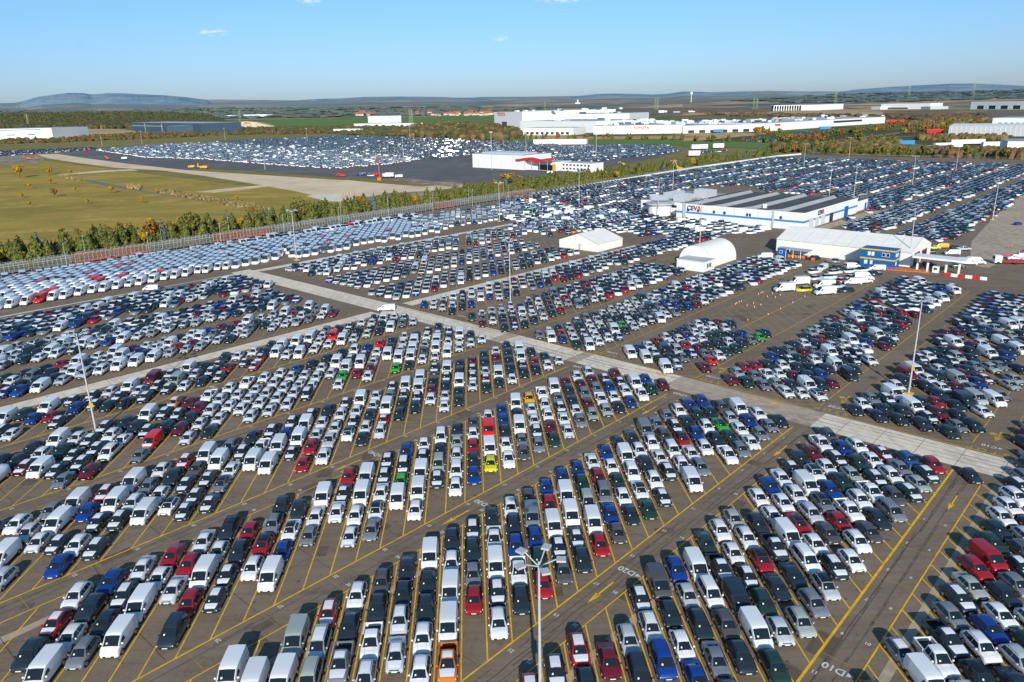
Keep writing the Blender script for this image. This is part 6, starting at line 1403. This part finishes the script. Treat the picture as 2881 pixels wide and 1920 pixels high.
span("warehouse", E1(88, 287), E1(480, 285), 60, 9, "low white hall across the green field"); span("warehouse", E1(186, 262), E1(330, 262), 60, 26, "tall white box rising from the low hall")
span("warehouse", D1(1680, 214), D1(1840, 214), 60, 14, "white sheds beyond the green field"); span("warehouse", D1(1545, 216), D1(1600, 216), 60, 12, "pair of small white sheds near the wood")
fh = empty("frame_hall", G(*F1(627, 179))); g1 = G(*F1(935, 172)); v = g1 - fh.location; fh.rotation_euler = (0, 0, math.atan2(v.y, v.x)); tag(fh, "unfinished hall showing its white portal frames", "building")
b = MB(); Lf = v.length; b.box(0, Lf, 30, 31, 0, 24, M_navyh); b.box(0, Lf, -1, 40, 24, 27, M_white); b.obj("roof", fh)
for i in range(19):
    b = MB(); b.box(Lf * i / 18 - 2, Lf * i / 18 + 2, -1, 1, 0, 24, M_white); b.obj("column", fh)
span("warehouse", F1(937, 174), F1(1105, 166), 90, 27, "finished white end of the portal-frame hall")
span("warehouse", F1(1365, 167), F1(1705, 165), 90, 25, "long white hall on the brown field", wins=1, wz=(.05, .3)); span("warehouse", F1(1300, 168), F1(1362, 168), 60, 13, "small white hall beside the long one"); span("warehouse", F1(1705, 168), F1(1830, 165), 60, 12, "low grey sheds next to the long hall", m=M_greyh)
span("warehouse", F1(1982, 168), F1(2900, 168), 110, 30, "large white stepped hall on the skyline edge", wins=9, wz=(.05, .5))
# village beyond the fields
M_tile = mat("red_tiles", (.36, .12, .06, 1), .8, noise=.2, scale=.2); M_plas = mat("plaster", (.62, .56, .46, 1), .8, noise=.1, scale=.1)
hp = []
for v_ in range(2):
    r = empty("village_house"); b = MB(); w_, d, h = 16, 11, 6; b.box(0, w_, 0, d, 0, h, M_plas); b.face([(0, 0, h), (0, d, h), (0, d / 2, h + 5)], M_plas); b.face([(w_, 0, h), (w_, d, h), (w_, d / 2, h + 5)], M_plas); b.obj("wall", r)
    b = MB(); b.face([(-.5, -.6, h - .2), (w_ + .5, -.6, h - .2), (w_ + .5, d / 2, h + 5.2), (-.5, d / 2, h + 5.2)], M_tile); b.face([(-.5, d + .6, h - .2), (w_ + .5, d + .6, h - .2), (w_ + .5, d / 2, h + 5.2), (-.5, d / 2, h + 5.2)], M_tile); b.obj("roof", r)
    b = MB(); b.box(4, 5, d / 2, d / 2 + 1, h + 3, h + 7, M_tile); b.obj("chimney", r)
    for x in (2, 6, 11):
        b = MB(); b.box(x, x + 1.6, -.08, -.01, 2, 3.6, M_dark); b.obj("window", r)
    hp.append(r)
for i in range(56):
    x = random.uniform(480, 1060) if i < 44 else random.uniform(80, 200); y = 208 - abs(random.gauss(0, 9)) - (x - 480) * .004; o = hp[i] if i < 2 else copy_tree(random.choice(hp)); o.location = GF(*E1(x, y)); s = random.uniform(1.0, 1.9); o.scale = (s, s, s); o.rotation_euler = (0, 0, random.uniform(-.6, .6))
    tag(o, "red-roofed village house beyond the green fields, %s across the village" % ordw(i + 1), "house", "houses of the village")
wt = empty("water_tower", GF(*F1(57, 118))); k = wt.location.length / 2000; tag(wt, "white mushroom-headed water tower on the horizon", "tower")
b = MB(); b.bar((0, 0, 0), (0, 0, 62), 2.6, M_white, 10, 2.0); b.obj("shaft", wt); b = MB(); b.bar((0, 0, 56), (0, 0, 66), 4, M_white, 14, 11); b.bar((0, 0, 66), (0, 0, 80), 11, M_white, 14, 9); b.obj("tank", wt); wt.scale = (1, 1, 1)
ch = empty("hilltop_church", GF(*E1(1630, 130))); b = MB(); b.box(-22, 22, -8, 8, 0, 12, M_plas); b.box(-5, 5, -5, 5, 12, 32, M_white); b.obj("wall", ch); tag(ch, "pale church standing up from the far plain", "church")
# pylons
py0 = empty("pylon"); b = MB(); Hh = 62
for sx in (-1, 1):
    for sy in (-1, 1): b.bar((sx * 4.5, sy * 4.5, 0), (sx * .6, sy * .6, Hh), .42, M_pyl if 'M_pyl' in globals() else mat("pylon_green", (.30, .38, .16, 1), .6), 4)
for z in (0, 12, 24, 36, 48): b.bar((4.5 * (1 - z / Hh), -4.5 * (1 - z / Hh), z), (-4.5 * (1 - (z + 12) / Hh), -4.5 * (1 - (z + 12) / Hh), z + 12), .25, MATS["pylon_green"], 4)
b.obj("tower_frame", py0)
for z in (44, 52, 59):
    b = MB(); b.bar((-9, 0, z), (9, 0, z), .35, MATS["pylon_green"], 4); b.obj("crossarm", py0)
for i, (q, s) in enumerate(((D1(200, 297), 1.0), (D1(1660, 276), 1.0), (E1(475, 262), .75), (E1(490, 262), .75), (F1(488, 172), 1.1), (F1(510, 172), 1.1), (F1(1052, 128), 1.5), (F1(1555, 100), 1.6), (F1(2000, 86), 1.7), (E1(2165, 165), 1.2), (E1(2182, 165), 1.2), (E1(1405, 175), .9))):
    o = py0 if i == 0 else copy_tree(py0); o.location = GF(*q); o.scale = (s, s, s); o.rotation_euler = (0, 0, .3)
    tag(o, ["green lattice pylon beside the wood", "green lattice pylon over the sand heap in the green field", "slim pylon behind the low white hall", "twin of the slim pylon behind the low white hall", "pylon in front of the portal-frame hall", "twin pylon in front of the portal-frame hall", "pylon above the finished end of the frame hall",
            "pylon over the long white hall", "pylon near the skyline above the stepped hall", "pylon over the brown fields behind the factory", "twin pylon over the brown fields behind the factory", "pylon rising over the tall factory block"][i], "pylon", "power pylons")
sh = empty("sand_heap", G(*D1(1700, 290))); b = MB(); N = 20
for i in range(N):
    t0, t1 = 2 * math.pi * i / N, 2 * math.pi * (i + 1) / N; b.face([(math.cos(t0) * 105, math.sin(t0) * 40, 0), (math.cos(t1) * 105, math.sin(t1) * 40, 0), (math.cos(t1) * 50, math.sin(t1) * 15, 15 + 2 * math.sin(i * 2)), (math.cos(t0) * 50, math.sin(t0) * 15, 15 + 2 * math.sin(i * 2))], M_earth); b.face([(math.cos(t0) * 50, math.sin(t0) * 15, 15), (math.cos(t1) * 50, math.sin(t1) * 15, 15), (0, 0, 20)], M_earth)
b.obj("heap", sh); tag(sh, "pale heap of excavated sand beyond the road", "heap")
# ---- machines
def digger(loc, ang, m, label, crane=0, s=1.0):
    r = empty("excavator", loc, ang); r.scale = (s, s, s); tag(r, label, "excavator")
    for sx in (-1.1, 1.1):
        b = MB(); b.box(sx - .3, sx + .3, -2, 2, 0, .9, M_trim); b.obj("track", r)
    b = MB(); b.box(-1.3, 1.3, -2.2, 1.4, 1.0, 2.1, m); b.box(-1.3, -.3, .2, 1.6, 2.1, 3.1, m); b.obj("body", r); b = MB(); b.box(-1.25, -.35, 1.61, 1.66, 2.1, 3.0, M_glass); b.obj("cab_window", r)
    b = MB(); b.bar((.3, 1.2, 1.6), (.3, 4.2, 4.6 + crane), .28, m, 5); b.bar((.3, 4.2, 4.6 + crane), (.3, 6.8, 2.2), .22, m, 5); b.obj("arm", r); b = MB(); b.box(-.2, .9, 6.4, 7.4, 1.2, 2.2, M_trim, bottom=True); b.obj("bucket", r)
digger(G(*D1(200, 515)), 2.2, M_orange, "orange excavator at the dark earth by the meadow", s=1.1); digger(G(*D1(255, 512)), .8, M_orange, "second orange excavator beside the first at the dark earth", s=1.0); digger(G(*D1(745, 512)), 1.2, M_orange, "orange excavator alone on the new asphalt", s=1.0)
digger(G(*D1(1370, 572)), .5, M_mach, "yellow excavator working on the fresh road", 1, s=1.0); digger(G(*E1(1945, 553)), 1.6, M_mach, "yellow excavator on the road past the white hall", s=.8); digger(G(*E1(2330, 585)), 1.0, M_mach, "yellow excavator with raised arm behind the pines", 3, s=1.1)
for q, m, lab, s in ((D1(1322, 572), M_mach, "yellow road roller behind the working excavator", 1.3), (D1(1410, 578), M_mach, "yellow paver next to the working excavator", 1.5), (D1(860, 512), M_white, "white tank truck on the new asphalt", 1.4), (D1(590, 462), M_red, "red truck where the far rows begin", 1.4), (D1(2345, 630), M_red, "red truck at the edge of the tan track", 1.2),
                  (E1(10, 632), M_red, "red van-bodied truck on the tan ground", 1.0), (E1(240, 625), M_red, "red truck beside the red drilling mast", 1.1), (E1(325, 640), M_wht2, "cream mixing plant on the tan ground", 2.0), (E1(400, 640), M_white, "white lorry beside the mixing plant", 1.3), (E1(150, 622), M_dsteel, "dark lorry at the start of the tan ground", 1.2), (E1(1440, 610), M_white, "white delivery truck by the entrance block", 1.0)):
    r = empty("site_truck", G(*q), random.uniform(1.2, 1.9)); r.scale = (s * .8, s * .8, s * .8); tag(r, lab, "truck"); b = MB(); b.box(-1.2, 1.2, -3, 1.4, .8, 2.7, m); b.obj("body", r); b = MB(); b.box(-1.15, 1.15, 1.6, 3.1, .6, 2.3, m); b.box(-1.0, 1.0, 3.1, 3.14, 1.5, 2.2, M_glass); b.obj("cab", r)
    for y in (-2, 2.2):
        for sx in (-1.05, 1.05):
            b = MB(); b.bar((sx - .15, y, .5), (sx + .15, y, .5), .5, M_tyre, 10); b.obj("wheel", r)
dm = empty("drilling_mast", G(*E1(265, 655))); tag(dm, "tall red drilling mast on the tan ground", "drilling rig"); b = MB(); b.box(-1.5, 1.5, -1.5, 1.5, 0, 2, M_orange); b.obj("body", dm); b = MB(); b.bar((0, 0, 2), (0, 0, 20), .45, M_redrust, 6, .4); b.obj("mast", dm)
# lorries and trailers by the warehouses
for i, (q, m, w_, lab) in enumerate(((F1(1470, 420), M_stripe, 34, "long blue trailer parked on the verge"), (F1(1650, 460), M_blue, 44, "blue curtain-sided trailer, lowest of the lorry group"), (F1(1740, 440), M_white, 50, "white trailer behind the blue one"), (F1(1850, 415), M_white, 60, "white trailer at the head of the lorry group"), (F1(1960, 412), M_red, 30, "red-ended trailer behind the lorry group"), (F1(2070, 432), M_white, 40, "white trailer close to the cream warehouse"),
                                     (F1(1680, 335), M_red, 40, "red lorries waiting before the grey warehouse"), (F1(1400, 262), M_red, 60, "row of red trailers at the end of the factory"), (F1(1560, 262), M_stripe, 60, "blue trailers past the red ones"), (F1(62, 448), M_white, 30, "white site cabin with small windows on the verge"), (F1(210, 440), M_white, 20, "smaller white cabin near the site cabin"), (F1(40, 495), M_white, 18, "white cabin near the pines"), (F1(945, 310), M_stripe, 30, "blue container in the factory car park"), (F1(212, 330), M_stripe, 26, "blue container at a factory dock"))):
    r = empty("trailer", G(*q), random.uniform(-.1, .15)); tag(r, lab, "trailer"); sc_ = 1; b = MB(); b.box(0, w_ * .42, 0, 3.2, 1.0, 4.4, m, bottom=True, top=M_white if m is not M_stripe else None); b.obj("box", r); b = MB()
    for x in (1.5, w_ * .42 - 3): b.bar((x, .2, .55), (x, 3.0, .55), .55, M_tyre, 8)
    b.obj("wheelset", r); r.scale = (1.6, 1.4, 1.4)
# staff car park before the factory, the dark line of cars by the road
extra = []
for poly, n in ((Fc([(430, 385), (600, 350), (900, 315), (1060, 300), (900, 330), (700, 378), (500, 392)]), 700), (Dc([(0, 455), (350, 443), (660, 430), (660, 447), (350, 462), (0, 480)]), 420), (Ec([(2060, 425), (2240, 412), (2300, 440), (2300, 458), (2100, 470)]), 160), (Fc([(100, 462), (300, 445), (300, 458), (110, 470)]), 60), (Ec([(110, 615), (240, 620), (210, 632), (120, 628)]), 8), (Dc([(0, 468), (20, 462), (430, 455), (640, 446), (640, 452), (0, 492)]), 120)):
    x0, x1 = min(p[0] for p in poly), max(p[0] for p in poly); y0, y1 = min(p[1] for p in poly), max(p[1] for p in poly); k = 0
    for _ in range(n * 8):
        if k >= n: break
        x, y = random.uniform(x0, x1), random.uniform(y0, y1)
        if inpoly(x, y, poly):
            k += 1; extra.append((G(x, y), HEAD + random.choice((0, 1.5)), 1.1, LOW[('car', '')], vcol(random.choice('nnnwwsgBr'))))
o = mass("staff_cars", extra); tag(o, "cars crowding the factory car park and the verge of the far lot", "cars", kind="stuff")

# ---------------------------------------------------------------- light, sky
EL, AZ = math.radians(23.5), math.radians(180 - 1.3)     # sun behind the viewer
sd = Vector((math.sin(AZ) * math.cos(EL), math.cos(AZ) * math.cos(EL), math.sin(EL)))
sun_d = bpy.data.lights.new("Sun", 'SUN'); sun_d.energy = 5.0; sun_d.angle = math.radians(.53); sun_d.color = (1, .955, .88)
sun = link("Sun", sun_d); sun.rotation_euler = (-sd).to_track_quat('-Z', 'Y').to_euler()
wd = bpy.data.worlds.new("World"); scene.world = wd; wd.use_nodes = True; n = wd.node_tree; bg = n.nodes["Background"]
sk = n.nodes.new("ShaderNodeTexSky"); sk.sky_type = 'NISHITA'; sk.sun_disc = False; sk.sun_elevation = EL; sk.sun_rotation = AZ; sk.altitude = 100; sk.air_density = 1.0; sk.dust_density = .6; sk.ozone_density = 3.0
tc = n.nodes.new("ShaderNodeTexCoord"); sx = n.nodes.new("ShaderNodeSeparateXYZ"); n.links.new(tc.outputs["Generated"], sx.inputs[0])
# a little more blue than the model gives near the horizon, and three wisps of cloud
gm = n.nodes.new("ShaderNodeMapRange"); gm.inputs[1].default_value = 0; gm.inputs[2].default_value = .28; n.links.new(sx.outputs[2], gm.inputs[0])
tint = mixc(n, gm.outputs[0], (.60, .75, 1.16, 1), (.64, 1.04, 1.17, 1)); c = mixc(n, 1.0, sk.outputs[0], tint, 'MULTIPLY')
n.links.new(c, bg.inputs[0]); bg.inputs[1].default_value = .118
scene.view_settings.view_transform = 'Standard'; scene.view_settings.look = 'None'; scene.view_settings.exposure = 0
cc_ = c
for (px, py, w_, h_) in ((872, 4, .020, .006), (598, 92, .026, .0055), (1412, 108, .016, .005), (1600, 0, .05, .004)):
    d = (CR_ * (px - CXP) + CU_ * (CYP - py) + CF_ * FPX); d.normalize()
    a_ = n.nodes.new("ShaderNodeVectorMath"); a_.operation = 'SUBTRACT'; n.links.new(tc.outputs["Generated"], a_.inputs[0]); a_.inputs[1].default_value = d
    b_ = n.nodes.new("ShaderNodeVectorMath"); b_.operation = 'MULTIPLY'; n.links.new(a_.outputs[0], b_.inputs[0]); b_.inputs[1].default_value = (1 / w_, 1 / w_, 1 / h_)
    l_ = n.nodes.new("ShaderNodeVectorMath"); l_.operation = 'LENGTH'; n.links.new(b_.outputs[0], l_.inputs[0])
    r_ = n.nodes.new("ShaderNodeMapRange"); r_.inputs[1].default_value = 1.0; r_.inputs[2].default_value = 0; r_.inputs[3].default_value = 0; r_.inputs[4].default_value = .8; r_.interpolation_type = 'SMOOTHSTEP'; n.links.new(l_.outputs["Value"], r_.inputs[0])
    t_ = n.nodes.new("ShaderNodeTexNoise"); t_.inputs["Scale"].default_value = 1; t_.inputs["Detail"].default_value = 6; s_ = n.nodes.new("ShaderNodeVectorMath"); s_.operation = 'MULTIPLY'; n.links.new(tc.outputs["Generated"], s_.inputs[0]); s_.inputs[1].default_value = (140, 140, 420); n.links.new(s_.outputs[0], t_.inputs["Vector"])
    q_ = n.nodes.new("ShaderNodeMapRange"); q_.inputs[1].default_value = .42; q_.inputs[2].default_value = .68; n.links.new(t_.outputs["Fac"], q_.inputs[0])
    m_ = n.nodes.new("ShaderNodeMath"); m_.operation = 'MULTIPLY'; n.links.new(r_.outputs[0], m_.inputs[0]); n.links.new(q_.outputs[0], m_.inputs[1])
    cc_ = mixc(n, m_.outputs[0], cc_, (8.2, 8.6, 9.0, 1))
n.links.new(cc_, bg.inputs[0])
print("objects", len(bpy.data.objects))
